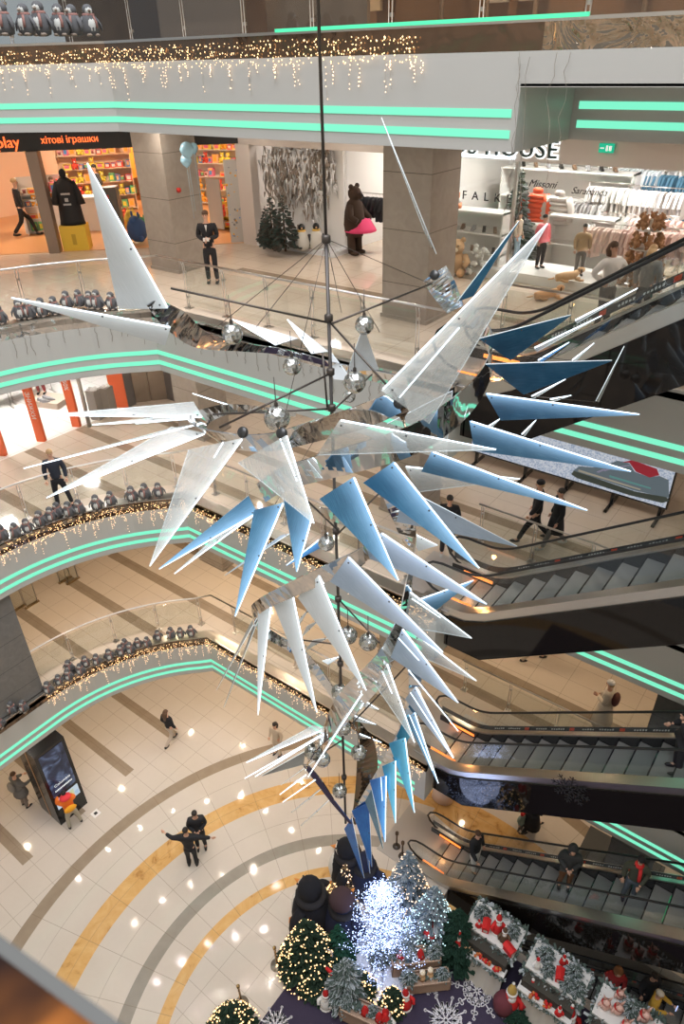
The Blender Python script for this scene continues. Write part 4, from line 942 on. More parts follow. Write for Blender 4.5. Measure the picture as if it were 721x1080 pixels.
def person(loc, rz, label, h=1.75, top=None, legs=None, hair=HAIRB, arms=None, leg=None, head=(0, -.02), coat=0., hood=None, cap=None, shoes=None, long_hair=0., lean=0., build=1., scarf=None, name='person', skirt=None, backpack=None):
    s = h/1.75; root = thing('person', label, 'person', loc, rz)
    S = lambda x, y, z: Vector((x*s, (y-lean*max(0, z-.9))*s, z*s))
    A = {1: ((.25, .03, 1.16), (.25, -.08, .9)), -1: ((-.25, .03, 1.16), (-.25, -.08, .9))}
    if arms: A.update(arms)
    Lg = {1: ((.1, -.02, .5), (.11, .03, .09)), -1: ((-.1, -.02, .5), (-.11, .03, .09))}
    if leg: Lg.update(leg)
    b = build; hx, hy = head
    def rr(x): return x*s
    V = {'p': (S(0, 0, .95), (rr(.12), rr(.1))), 'w': (S(0, 0, 1.1), (rr(.11), rr(.09))), 'c': (S(0, 0, 1.32), (rr(.14), rr(.1))), 'n': (S(0, .0, 1.46), rr(.05)), 'n2': (S(hx*.4, hy*.4-.005, 1.53), rr(.05)),
         'h1': (S(hx, hy, 1.60), (rr(.068), rr(.078))), 'h2': (S(hx, hy, 1.67), (rr(.074), rr(.088))), 'h3': (S(hx, hy, 1.725), (rr(.045), rr(.055)))}
    E = [('p', 'w'), ('w', 'c'), ('c', 'n'), ('n', 'n2'), ('n2', 'h1'), ('h1', 'h2'), ('h2', 'h3')]
    for sg in (1, -1):
        el, ha = A[sg]; kn, an = Lg[sg]; q = str(sg)
        V['s'+q] = (S(sg*.175, .01, 1.42), rr(.055)); V['e'+q] = (S(*el), rr(.038)); V['ha'+q] = (S(*ha), rr(.026))
        V['hp'+q] = (S(sg*.09, 0, .9), rr(.085)); V['k'+q] = (S(*kn), rr(.055)); V['a'+q] = (S(*an), rr(.035)); V['f'+q] = (S(an[0], an[1]-.13, an[2]-.05), rr(.03))
        E += [('c', 's'+q), ('s'+q, 'e'+q), ('e'+q, 'ha'+q), ('p', 'hp'+q), ('hp'+q, 'k'+q), ('k'+q, 'a'+q), ('a'+q, 'f'+q)]
    skin_obj('body', V, E, SKIN, root)
    # face
    mb = MB(); c_ = S(hx, hy, 1.645)
    mb.ball(c_+Vector((0, -.088, -.012))*s, .016*s, 6, 0, (.8, 1.1, 1.5))
    for sg in (-1, 1): mb.ball(c_+Vector((sg*.072, .005, -.005))*s, .02*s, 6, 0, (.5, .9, 1.5))
    mb.build('nose_and_ears', SKIN, root)
    mb = MB()
    for sg in (-1, 1): mb.ball(c_+Vector((sg*.028, -.078, .012))*s, .0105*s, 6, 0)
    mb.build('eyes', HAIRB, root); MB().ball(c_+Vector((0, -.078, -.045))*s, .018*s, 6, 0, (1.2, .5, .4)).build('mouth', mat('lips', (.5, .18, .14), .5), root)
    # hands with five fingers
    for sg in (1, -1):
        el, ha = A[sg]; d = (Vector(ha)-Vector(el)).normalized(); p = S(*ha); sd = d.cross(Vector((0, 1, 0)) if abs(d.y) < .8 else Vector((1, 0, 0))).normalized(); nn = d.cross(sd)
        mb = MB(); mb.ball(p+d*.045*s, .045*s, 8, 0, (.9, .9, .9))
        for q in range(4):
            o_ = p+d*.07*s+sd*(q-1.5)*.019*s; L = (.05, .06, .055, .042)[q]*s
            mb.tube([o_, o_+d*L*.6, o_+d*L+nn*L*.4], [.0095*s, .009*s, .007*s], 5)
        o_ = p+d*.03*s-sd*.035*s; mb.tube([o_, o_+d*.03*s-sd*.025*s, o_+d*.055*s-sd*.02*s], [.011*s, .01*s, .008*s], 5)
        mb.build('hand', SKIN, root)
    # clothes
    if top:
        g = .0 if not coat else .02
        V2 = {'w': (S(0, 0, 1.08), (rr(.15*b+g), rr(.12*b+g))), 'c': (S(0, 0, 1.3), (rr(.17*b+g), rr(.125*b+g))), 'n': (S(0, .01, 1.45), rr(.085)), 'p': (S(0, 0, .9), (rr(.155*b+g), rr(.125*b+g)))}
        E2_ = [('w', 'c'), ('c', 'n'), ('w', 'p')]
        for sg in (1, -1):
            el, ha = A[sg]; q = str(sg); hv = Vector(el)*.08+Vector(ha)*.92
            V2['s'+q] = (S(sg*.185, .01, 1.40), rr(.085*b)); V2['e'+q] = (S(*el), rr(.066*b)); V2['ha'+q] = (S(*hv), rr(.05))
            E2_ += [('c', 's'+q), ('s'+q, 'e'+q), ('e'+q, 'ha'+q)]
        skin_obj('jacket' if not coat else 'coat', V2, E2_, top, root)
        if coat:
            mb = MB(); mb.lathe([(.17, 1.0), (.185, .9), (.2+coat*.06, .9-coat*.5), (.21+coat*.1, .9-coat), (.18, .9-coat+.01)], n=14, M=Matrix.Diagonal((s*1.08*b, s*.85*b, s, 1)))
            mb.build('coat_skirt', top, root)
    if skirt is not None:
        MB().lathe([(.14, 1.02), (.2, .8), (.3, .35), (.36, .12), (.3, .12)], n=16, M=Matrix.Diagonal((s, s*.8, s, 1))).build('skirt', skirt, root)
    if legs:
        V3 = {'p': (S(0, 0, .96), (rr(.14*b), rr(.115*b))), 'q': (S(0, 0, .88), (rr(.13*b), rr(.11*b)))}; E3_ = [('p', 'q')]
        for sg in (1, -1):
            kn, an = Lg[sg]; q = str(sg); V3['t'+q] = (S(sg*.095, 0, .8), rr(.095*b)); V3['k'+q] = (S(*kn), rr(.072)); V3['a'+q] = (S(*an), rr(.06)); E3_ += [('q', 't'+q), ('t'+q, 'k'+q), ('k'+q, 'a'+q)]
        skin_obj('trousers', V3, E3_, legs, root)
    for sg in (1, -1):
        an = Lg[sg][1]; p = S(an[0], an[1]-.07, an[2]-.045)
        mb = MB(); mb.ball(p, .07*s, 8, 0, (.65, 1.9, .6)); mb.ball(p+Vector((0, .07, .02))*s, .05*s, 8, 0); mb.build('shoe', shoes or RUBBER, root)
    hc = S(hx, hy, 1.675)
    if hood:
        mb = MB(); mb.ball(hc+Vector((0, .03, -.015))*s, .135*s, 12, 0, (.92, .95, 1.1)); mb.ball(hc+Vector((0, .06, -.12))*s, .12*s, 10); mb.build('hood', hood, root)
        MB().ball(hc+Vector((0, -.058, -.035))*s, .07*s, 10, 0, (.9, .8, 1.1)).build('face_front', SKIN, root)
    elif cap:
        MB().ball(hc+Vector((0, .01, .03))*s, .1*s, 12, 0, (.92, 1.05, .75)).build('hat', cap, root); MB().ball(hc+Vector((0, .03, -.03))*s, .088*s, 10, 0, (.95, .95, .9)).build('hair', hair, root)
    else:
        MB().ball(hc+Vector((0, .018, .02))*s, .092*s, 12, 0, (.9, 1.02, .85)).build('hair', hair, root)
        if long_hair: MB().tube([hc+Vector((0, .05, .02))*s, hc+Vector((0, .085, -.1))*s, hc+Vector((0, .09, -.1-long_hair))*s], [.08*s, .095*s, .06*s], 10).build('long_hair', hair, root)
    if scarf: MB().lathe([(.07, 0), (.1, .02), (.105, .06), (.075, .1)], S(0, -.01, 1.42), 12).tube([S(.03, -.12, 1.46), S(.05, -.16, 1.25), S(.06, -.17, 1.08)], .045*s, 6).build('scarf', scarf, root)
    if backpack: MB().ball(S(0, .2, 1.22), .17*s, 10, 0, (.95, .6, 1.3)).build('backpack', backpack, root)
    return root
CAM_RZ = .663
BK = cl('black', (.012, .012, .015)); NV = cl('navy', (.02, .025, .04)); GR = cl('grey', (.16, .15, .14)); BE = cl('beige', (.58, .48, .37)); WH = cl('white', (.72, .70, .67)); RD = cl('red', (.65, .03, .03))
up_hold = {1: ((.24, .0, 1.16), (.05, -.24, 1.14)), -1: ((-.24, .0, 1.16), (-.05, -.24, 1.12))}
stride = {1: ((.1, -.18, .52), (.1, -.30, .1)), -1: ((-.1, .04, .5), (-.1, .34, .16))}
p = at(225, 299, 15); q = person(p, CAM_RZ, 'man in a black suit holding a phone by the balcony railing before the toy shop', 1.72, BK, BK, HAIRN, up_hold)
MB().cbox((0, -.3, 1.12), (.14, .02, .08)).build('phone', WALLW, q); MB().prism([(-.03, -.128, 1.42), (.03, -.128, 1.42), (0, -.14, 1.27)], (0, .01, 0)).build('shirt_front', WH, q)
person(at(68, 534, 10), CAM_RZ+.3, 'man in a dark suit with lanyard standing among the penguins on the middle balcony', 1.68, NV, BK, HAIRL, None, {1: ((.16, -.02, .5), (.22, .0, .09)), -1: ((-.12, -.02, .5), (-.14, .0, .09))}, build=1.05)
person(at(470, 586, 10), CAM_RZ-.2, 'man in black looking down beside the escalator landing of the middle balcony', 1.66, BK, BK, HAIRB, up_hold, head=(0, -.07), shoes=cl('pale_shoe', (.5, .5, .48)))
person(at(561, 572, 10), CAM_RZ-PI/2-.2, 'person in black striding hand in hand below the shoe screen, left of the pair', 1.7, BK, cl('track_black', (.02, .02, .022)), HAIRL, {1: ((.26, -.05, 1.15), (.3, -.2, .95))}, {1: ((.1, -.2, .54), (.1, -.36, .12)), -1: ((-.1, .08, .5), (-.1, .36, .2))}, hood=None, cap=BK, build=1.15)
person(at(582, 578, 10), CAM_RZ-PI/2, 'person in long dark coat and grey trousers, right of the pair below the screen', 1.62, BK, GR, HAIRB, None, stride, coat=.35, shoes=cl('pale_shoe', (.5, .5, .48)))
person(at(632, 768, 5), CAM_RZ-2.2, 'person in a long cream coat and white fluffy hat on the lowest balcony', 1.72, cl('cream', (.62, .54, .44)), BE, HAIRL, up_hold, coat=.62, cap=WH, build=1.15, backpack=cl('bag_brown', (.12, .04, .03)))
person(at(560, 697, 5), CAM_RZ+PI/2, 'person in beige trousers walking behind the dark escalator side', 1.7, BK, BE, HAIRB, None, stride)
# ground floor
person(at(204, 912, 0), CAM_RZ+PI, 'person in black seen from behind with both arms spread on the curved yellow band', 1.78, BK, BK, HAIRB, {1: ((.42, -.02, 1.3), (.62, -.1, 1.44)), -1: ((-.42, -.02, 1.3), (-.66, -.05, 1.22))}, build=1.1)
person(at(213, 894, 0), CAM_RZ+.2, 'man in black facing the person with spread arms', 1.78, BK, BK, HAIRB, up_hold, build=1.12)
person(at(182, 784, 0), CAM_RZ+2.6, 'woman with long dark hair walking in pale trousers across the plain tiles', 1.66, BK, cl('pale_trouser', (.5, .42, .34)), HAIRN, None, {1: ((.1, -.16, .52), (.12, -.22, .1)), -1: ((-.1, .06, .52), (-.1, .42, .3))}, long_hair=.25)
q = person(at(80, 870, 0), CAM_RZ+PI+.7, 'person in a bright orange padded jacket touching the kiosk screen', 1.6, cl('orange', (.9, .19, .02)), cl('khaki', (.42, .38, .3)), HAIRB, {1: ((.26, -.2, 1.25), (.16, -.42, 1.32)), -1: ((-.26, -.1, 1.2), (-.2, -.36, 1.15))}, {1: ((.16, -.02, .5), (.2, .02, .09)), -1: ((-.16, -.02, .5), (-.2, .02, .09))}, head=(0, -.08), build=1.25)
MB().ball((0, .02, 1.42), .15, 10, 0, (1.2, 1, .6)).build('red_hood', cl('coral', (.85, .05, .06)), q); MB().ball((0, .17, 1.02), .13, 10, 0, (1.5, .5, 1)).build('yellow_hip_panel', cl('amber', (.95, .42, .02)), q)
q = person(at(28, 850, 0), CAM_RZ+PI-.6, 'person in grey hooded coat with a grey backpack behind the kiosk', 1.66, GR, cl('taupe', (.22, .18, .15)), HAIRN, {1: ((.26, -.1, 1.2), (.14, -.34, 1.2)), -1: ((-.26, -.1, 1.2), (-.3, -.36, 1.25))}, coat=.2, build=1.15, backpack=cl('backpack_grey', (.25, .23, .21)))
person(at(293, 796, 0), CAM_RZ-.6, 'person with black hair mostly hidden by the pale blades of the sculpture', 1.6, BE, BE, HAIRB, None, None, long_hair=.15)
q = person(at(558, 876, 0), CAM_RZ+PI/2+.2, 'woman in a wide black coat bending over a small child beyond the escalator', 1.68, BK, BK, HAIRB, up_hold, {1: ((.1, -.2, .52), (.12, -.36, .1)), -1: ((-.1, .1, .5), (-.1, .3, .14))}, coat=.5, build=1.25, lean=.35)
person(at(548, 877, 0), CAM_RZ+.5, 'small child in a grey-green jacket with red collar beside the woman in black', .95, cl('sage', (.28, .34, .28)), GR, HAIRB, hood=RD, build=1.4)
person(at(466, 845, 0), CAM_RZ+PI-.6, 'person in a long pale pink cloak half hidden behind the glass balcony corner', 1.7, cl('blush', (.68, .52, .45)), BE, HAIRL, up_hold, coat=.7, build=1.2)
# riders
def rider(u, z0, dv=0.): return Vector((u, .95+dv, z0+round(max(0, SL*(math.floor((u-7.95)/.4)*.4+7.95-U0+.2)), 4)))
person(rider(8.95, 0), -PI/2-.2+PI, 'man in a dark jacket facing up the ground floor escalator near its foot', 1.76, BK, WH, HAIRN, {-1: ((-.26, -.05, 1.15), (-.3, -.3, 1.0))}, {1: ((.1, -.02, .5), (.11, .03, .09)), -1: ((-.1, -.05, .5), (-.11, -.1, .09))}, build=1.15, hood=None)
person(rider(11.35, 0), .35, 'man in a black hooded jacket in the middle of the ground floor escalator', 1.74, cl('coal', (.035, .037, .037)), cl('rust', (.16, .07, .03)), HAIRB, up_hold, build=1.35, hood=cl('coal'))
person(rider(12.75, 0, .12), .3, 'person with a red scarf and dark cap on the ground floor escalator', 1.7, cl('olive', (.06, .065, .045)), cl('denim', (.08, .1, .13)), HAIRB, {1: ((.25, .0, 1.15), (.08, -.28, 1.02))}, cap=BK, scarf=RD, build=1.15)
person(rider(12.75, 5, -.1), -PI/2+.5, 'bald-headed rider in black holding the face at the right picture edge', 1.76, BK, BK, HAIRN, {1: ((.22, -.1, 1.2), (.06, -.2, 1.5)), -1: ((-.24, 0, 1.16), (-.2, -.25, 1.1))}, build=1.35, head=(0, -.08))
q = person(rider(13.15, -5), .4, 'person in a fur-trimmed hood and red coat on the basement escalator', 1.68, cl('crimson', (.35, .02, .02)), BK, HAIRB, hood=cl('fur_brown', (.26, .11, .04)), build=1.2)
q = person(rider(14.1, -5, -.2), 1.5, 'person in a yellow jacket holding a glowing phone on the basement escalator', 1.66, cl('mustard', (.55, .32, .04)), BK, HAIRL, {1: ((.25, -.05, 1.2), (.2, -.38, 1.22)), -1: ((-.25, -.05, 1.2), (-.05, -.35, 1.2))}, build=1.15, cap=cl('cream'))
MB().cbox((.12, -.44, 1.26), (.08, .02, .15)).build('phone', lit('phone_glow', (.5, .6, 1), 1.4), q)
person(rider(13.9, -5, .25), .9, 'person in a wide black jacket on the basement escalator behind the yellow jacket', 1.72, BK, BK, HAIRB, build=1.3)
# upper gallery people and dressed mannequins
person(F15(29, 250), CAM_RZ+PI/2+.4, 'man in black walking into the toy shop at the far left', 1.75, BK, BK, HAIRL, None, {1: ((.1, -.22, .52), (.1, -.34, .1)), -1: ((-.1, .06, .5), (-.1, .36, .16))}, build=1.1)
person(F15(66, 243), CAM_RZ+.3, 'shop clerk in an orange shirt behind the counter, left one', 1.66, cl('clerk_orange', (.85, .3, .03)), BK, HAIRN)
person(F15(76, 241), CAM_RZ-.3, 'shop clerk in a red-orange top bending behind the counter, right one', 1.66, cl('clerk_red', (.85, .12, .03)), BK, HAIRL)
person(F15(109, 228), CAM_RZ-.8, 'person in a dark jacket among the toy shelves deep in the shop', 1.72, cl('slate', (.05, .055, .06)), BK, HAIRB)
q = person(at(633, 348, 15.0), CAM_RZ+.4, 'woman in a white blouse with hands on her hips behind the upper railing', 1.7, WH, BK, HAIRN, {1: ((.42, .05, 1.18), (.16, -.05, 1.0)), -1: ((-.42, .05, 1.18), (-.16, -.05, 1.0))}, build=1.1, head=(-.05, -.02), long_hair=.1)
person(at(671, 347, 15.0), CAM_RZ+2.4, 'fair-haired woman in a grey jumper seen from behind near the escalator', 1.62, cl('heather', (.2, .2, .2)), BK, HAIRL, build=1.05, long_hair=.15)
def mannequin(loc, rz, label, h, c, l, **k):
    q = person(loc, rz, label, h, c, l, **k); q.name = 'mannequin'; q['category'] = 'mannequin'; return q
mannequin(at(568, 283, 15.22), CAM_RZ+.5, 'dark-haired mannequin in a pink down jacket and black trousers', 1.25, cl('pink', (.80, .17, .19), .5), BK, build=1.4)
mannequin(at(609, 291, 15.22), CAM_RZ-.1, 'mannequin in a tan and black down jacket and grey trousers', 1.17, cl('camel', (.42, .27, .13), .5), GR, build=1.35)
q = mannequin(at(543, 276, 15.22), CAM_RZ+.9, 'small mannequin in pale blue trousers leaning behind the christmas tree', 1.2, BE, cl('sky', (.3, .42, .5)))
mannequin(B10(46, 421)+Vector((0, 0, .2)), CAM_RZ, 'mannequin in dark red trousers on the low platform of the white shop', 1.7, BK, cl('wine', (.28, .05, .05)))
for i, (x, y, lab) in enumerate(((597, 303, 'lying tan toy dog on the low white platform'), (575, 322, 'lying tan toy dog close to the railing'))):
    root = thing('toy_dog', lab, 'toy dog', at(x, y-6, 15.22 if i == 0 else 15.0), .8); root.scale = (.62,)*3
    mb = MB(); mb.tube([(-.42, 0, .16), (-.1, 0, .2), (.25, 0, .22), (.42, 0, .34)], [.13, .16, .15, .09], 10); mb.ball((.52, 0, .4), .12, 8, 0, (1.4, .9, .9))
    for sx in (-.3, .3):
        for sy in (-.12, .12): mb.tube([(sx, sy, .12), (sx+.16, sy*1.2, .05), (sx+.3, sy*1.3, .05)], [.06, .05, .045], 6)
    mb.tube([(-.5, 0, .16), (-.7, .1, .1)], [.04, .02], 6); mb.build('dog_body', TAN, root)
    mb = MB(); mb.ball((.5, .1, .38), .05, 6, 0, (.8, .4, 1.6)); mb.ball((.5, -.1, .38), .05, 6, 0, (.8, .4, 1.6)); mb.build('ears', HAIRN, root)
# bear mannequin
root = thing('standing_bear', 'tall dark brown standing bear figure in a pink skirt left of the middle stone column', 'bear figure', at(374, 268, 15), CAM_RZ+.9)
mb = MB(); BB = mat('bear_brown', (.045, .025, .015), .95)
mb.lathe([(.05, .45), (.24, .5), (.3, .8), (.27, 1.15), (.2, 1.38), (.1, 1.48)], n=14); mb.ball((0, -.02, 1.6), .19, 12); mb.ball((0, -.2, 1.55), .09, 8)
for sx in (-1, 1): mb.ball((sx*.14, 0, 1.78), .07, 8); mb.tube([(sx*.2, 0, 1.3), (sx*.34, -.12, 1.05), (sx*.3, -.32, .95)], [.11, .09, .08], 8); mb.tube([(sx*.13, 0, .6), (sx*.15, 0, .3), (sx*.15, -.02, .06)], [.14, .12, .11], 8); mb.ball((sx*.15, -.1, .06), .11, 8, 0, (1, 1.5, .55))
mb.build('body', BB, root); mb = MB(); mb.ball((0, -.29, 1.57), .03, 6)
for sx in (-1, 1): mb.ball((sx*.07, -.18, 1.64), .018, 6)
mb.build('eyes_and_nose', RUBBER, root)
MB().lathe([(.26, .95), (.42, .7), (.46, .62), (.38, .62)], (.15, -.1, 0), 14).build('pink_skirt', cl('fuchsia', (.75, .06, .18)), root)
for i, (x, y) in enumerate(((319, 264), (334, 263))):
    root = thing('penguin_figure', ['white-bellied penguin with a golden collar in the winter window, left of two', 'white-bellied penguin with a golden collar in the winter window, right of two'][i], 'penguin', at(x, y, 15.12), CAM_RZ+.1)
    mb = MB(); mb.lathe([(.1, 0), (.2, .05), (.22, .2), (.17, .42), (.11, .52), (.05, .56)], n=12); mb.build('body', mat('penguin_pale', (.62, .6, .55), .7), root)
    MB().ball((0, 0, .62), .1, 10).build('head', RUBBER, root); MB().lathe([(.1, 0), (.13, .03), (.1, .06)], (0, 0, .5), 12).build('collar', mat('collar_gold', (.7, .42, .08), .4), root)
    MB().lathe([(.03, 0), (.001, .09)], (0, -.09, .61), 8, M=Matrix.Rotation(PI/2, 4, 'X')).build('beak', TAN, root)
    mb = MB()
    for sx in (-1, 1): MB().tube([(sx*.17, 0, .42), (sx*.24, -.02, .25), (sx*.22, -.03, .12)], [.05, .05, .02], 6).build('wing', mat('penguin_dark', (.05, .05, .055), .8), root)
# ---------------------------------------------------------------- plush penguins on the ledges
PD = mat('penguin_plush', (.10, .10, .105), .9); PG = mat('penguin_belly', (.52, .52, .49), .9); PS = mat('penguin_scarf', (.26, .13, .11), .9); PF = mat('penguin_feet', (.25, .2, .16), .8)
def penguin_proto():
    root = thing('plush_penguin', 'x', 'penguin')
    mb = MB(); mb.lathe([(.05, .0), (.105, .02), (.125, .1), (.11, .2), (.075, .27), (.02, .3)], n=12); mb.ball((0, 0, .31), .075, 10, 0, (1, 1, .95)); mb.build('body', PD, root)
    mb = MB(); mb.ball((0, -.045, .13), .09, 10, 0, (.95, .95, 1.3)); mb.ball((0, -.03, .3), .06, 8, 0, (1, .9, .9)); mb.build('belly', PG, root)
    mb = MB()
    for sx in (-1, 1): MB().tube([(sx*.09, 0, .23), (sx*.15, -.01, .14), (sx*.16, -.02, .06)], [.03, .035, .012], 6, 0, flat=.5).build('wing', PD, root)
    for sx in (-1, 1): MB().ball((sx*.055, -.08, .02), .045, 6, 0, (.9, 1.5, .45)).build('foot', PF, root)
    MB().lathe([(.001, -.01), (.022, 0), (.001, .06)], (0, -.075, .3), 6, M=Matrix.Rotation(PI/2, 4, 'X')).build('beak', PF, root)
    mb = MB(); mb.lathe([(.07, 0), (.088, .015), (.088, .035), (.07, .05)], (0, 0, .225), 10); mb.tube([(.04, -.08, .24), (.06, -.11, .17), (.06, -.12, .1)], .02, 5, flat=.5); mb.build('scarf', PS, root)
    return root
PP = penguin_proto(); first = [True]
def penguins(pts, z, where, s=1.):
    for i, (x, y) in enumerate(pts):
        p = at(x, y, z); rz = CAM_RZ+R.uniform(-.6, .6); lab = f'grey plush penguin {where}, {od(i)} from the left'; s_ = s*R.uniform(.93, 1.1)
        if first[0]: PP.location = p; PP.rotation_euler = (0, 0, rz); PP['label'] = lab; PP['group'] = 'plush penguins '+where; first[0] = False; PP.scale = (s_,)*3
        else: dup(PP, p, rz, lab, 'plush penguins '+where, s_)
penguins([(8, 38), (30, 38), (46, 38.5), (66, 38.5), (80, 38.5), (97, 39)], 20.09, 'on the topmost ledge', 1.05)
penguins([(2, 341), (23, 336), (33, 335), (46, 333), (59, 331), (72, 325), (85, 323), (96, 324), (104, 325), (119, 326)], 15.08, 'on the ledge of the upper balcony', 1.05)
penguins([(4, 569), (18, 566), (30, 561), (44, 554), (55, 549), (62, 544), (74, 544), (85, 541), (103, 537), (118, 532), (140, 528), (154, 525), (168, 523)], 10.08, 'on the ledge of the middle balcony', 1.08)
penguins([(1, 766), (14, 751), (26, 749), (52, 730), (63, 721), (73, 716), (74, 707), (86, 710), (91, 702), (103, 700), (116, 695), (128, 690), (133, 684), (138, 688), (146, 682), (156, 681), (167, 674), (181, 672), (191, 671), (202, 670)], 5.08, 'on the ledge of the lowest balcony', 1.0)
# ---------------------------------------------------------------- hanging sculpture
def blade_mat(name, c1, c2, alpha, rough=.35, metal=.0, sc_=7., c3=None):
    m = mat(name, c1, rough, metal); t = NT(m); (x, y, z), P = t.obj()
    mp = t.n('ShaderNodeMapping'); t.t.links.new(P, mp.inputs[0]); mp.inputs['Scale'].default_value = (60, 1.2, 1)
    st_ = t.noise(mp.outputs[0], 4, 4, 0, .7); n2 = t.noise(P, 1.7, 2, .5)
    f = t.M('ADD', t.M('MULTIPLY', st_, .45), t.M('MULTIPLY', n2, .6))
    t.col(t.ramp(f, ((.32, c1), (.66, c2)) if not c3 else ((.32, c1), (.52, c2), (.72, c3))))
    al = t.M('MINIMUM', t.M('ADD', alpha-.12, t.M('MULTIPLY', st_, .25)), 1.); t.put(t.b.inputs['Alpha'], al)
    return m
BL = {'blue': blade_mat('blade_blue', (.012, .08, .17), (.06, .22, .38), .93, .3, .15, c3=(.20, .42, .60)),
      'deep': blade_mat('blade_deep_blue', (.005, .05, .32), (.015, .16, .58), .94, .3, .1, c3=(.06, .34, .78)),
      'cyan': blade_mat('blade_cyan', (.01, .18, .42), (.03, .34, .62), .92, .3, .1, c3=(.12, .52, .75)),
      'dark': blade_mat('blade_dark_blue', (.012, .06, .12), (.04, .16, .28), .9, .25, .2, c3=(.1, .28, .42)),
      'pale': blade_mat('blade_pale', (.30, .40, .53), (.52, .62, .74), .93, .35),
      'white': blade_mat('blade_white', (.60, .64, .66), (.72, .75, .77), .98, .4),
      'clear': blade_mat('blade_clear', (.50, .54, .53), (.72, .76, .75), .34, .25),
      'grey': blade_mat('blade_grey', (.30, .30, .27), (.45, .44, .40), .75, .3)}
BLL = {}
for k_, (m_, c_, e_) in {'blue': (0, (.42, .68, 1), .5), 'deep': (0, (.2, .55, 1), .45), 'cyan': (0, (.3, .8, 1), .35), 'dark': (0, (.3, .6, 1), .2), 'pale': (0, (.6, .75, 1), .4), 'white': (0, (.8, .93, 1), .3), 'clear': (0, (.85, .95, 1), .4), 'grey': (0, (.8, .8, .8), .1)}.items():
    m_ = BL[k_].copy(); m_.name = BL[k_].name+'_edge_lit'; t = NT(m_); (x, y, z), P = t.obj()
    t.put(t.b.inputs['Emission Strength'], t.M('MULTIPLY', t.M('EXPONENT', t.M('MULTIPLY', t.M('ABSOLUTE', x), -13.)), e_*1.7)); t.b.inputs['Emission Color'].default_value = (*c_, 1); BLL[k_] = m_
EDGE = mat('blade_edge', (.75, .82, .85), .3, emis=(.7, .8, .85), es=.25)
BOLT = mat('bolt_dark', (.08, .08, .08), .4, .8)
def blade(kind, A, B, T, YA, YT, label, led=1, w=.011, inner=None, YB=None, cat='blade'):
    a, b, t_ = atY(*A, YA), atY(*B, YB or YA+.12), atY(*T, YT)
    root = thing('sculpture_blade', label, cat, a, 0, 'blades of the hanging sculpture')
    L = (t_-a).length; yv = (t_-a).normalized(); n = yv.cross(b-a)
    n = n.normalized() if n.length > 1e-6 else yv.orthogonal().normalized()
    if n.dot(EYE-a) < 0: n = -n
    xv = yv.cross(n).normalized(); M = Matrix((xv, yv, n)).transposed().to_4x4(); Mi = M.inverted()
    fr = lambda p: Mi @ (p-a)
    pa, pb, pt = fr(a), fr(b), fr(t_)
    tipw = Vector((.006, 0, 0))*(1 if pb.x > 0 else -1)
    mb = MB(); mb.prism([pa+Vector((0, 0, -.005)), pb+Vector((0, 0, -.005)), pt+tipw+Vector((0, 0, -.005)), pt+Vector((0, 0, -.005))], (0, 0, .01))
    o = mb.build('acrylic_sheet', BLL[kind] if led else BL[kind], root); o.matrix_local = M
    if led: o = MB().tube([pa+(pt-pa)*.01, pt], [w, w*.6], 6).build('light_tube', WLED, root); o.matrix_local = M
    else: o = MB().tube([pa, pt], [.006, .004], 5).build('cut_edge', EDGE, root); o.matrix_local = M
    o = MB().tube([pb, pt], [.004, .003], 4).build('cut_edge', EDGE, root); o.matrix_local = M
    if inner:
        f0, f1, sd = inner; p = pa+(pb-pa)*sd; q = pt
        o = MB().tube([p+(q-p)*f0+Vector((0, 0, .008)), p+(q-p)*f1+Vector((0, 0, .008))], w*.6, 5).build('inner_light_line', WLED, root); o.matrix_local = M
    for f in (.03, .45): o = MB().tube([pa+(pt-pa)*f+(pb-pa)*.12*(1-f)+Vector((0, 0, -.015)), pa+(pt-pa)*f+(pb-pa)*.12*(1-f)+Vector((0, 0, .012))], .008, 8).build('fixing_bolt', BOLT, root); o.matrix_local = M
    return root
DZ = 0
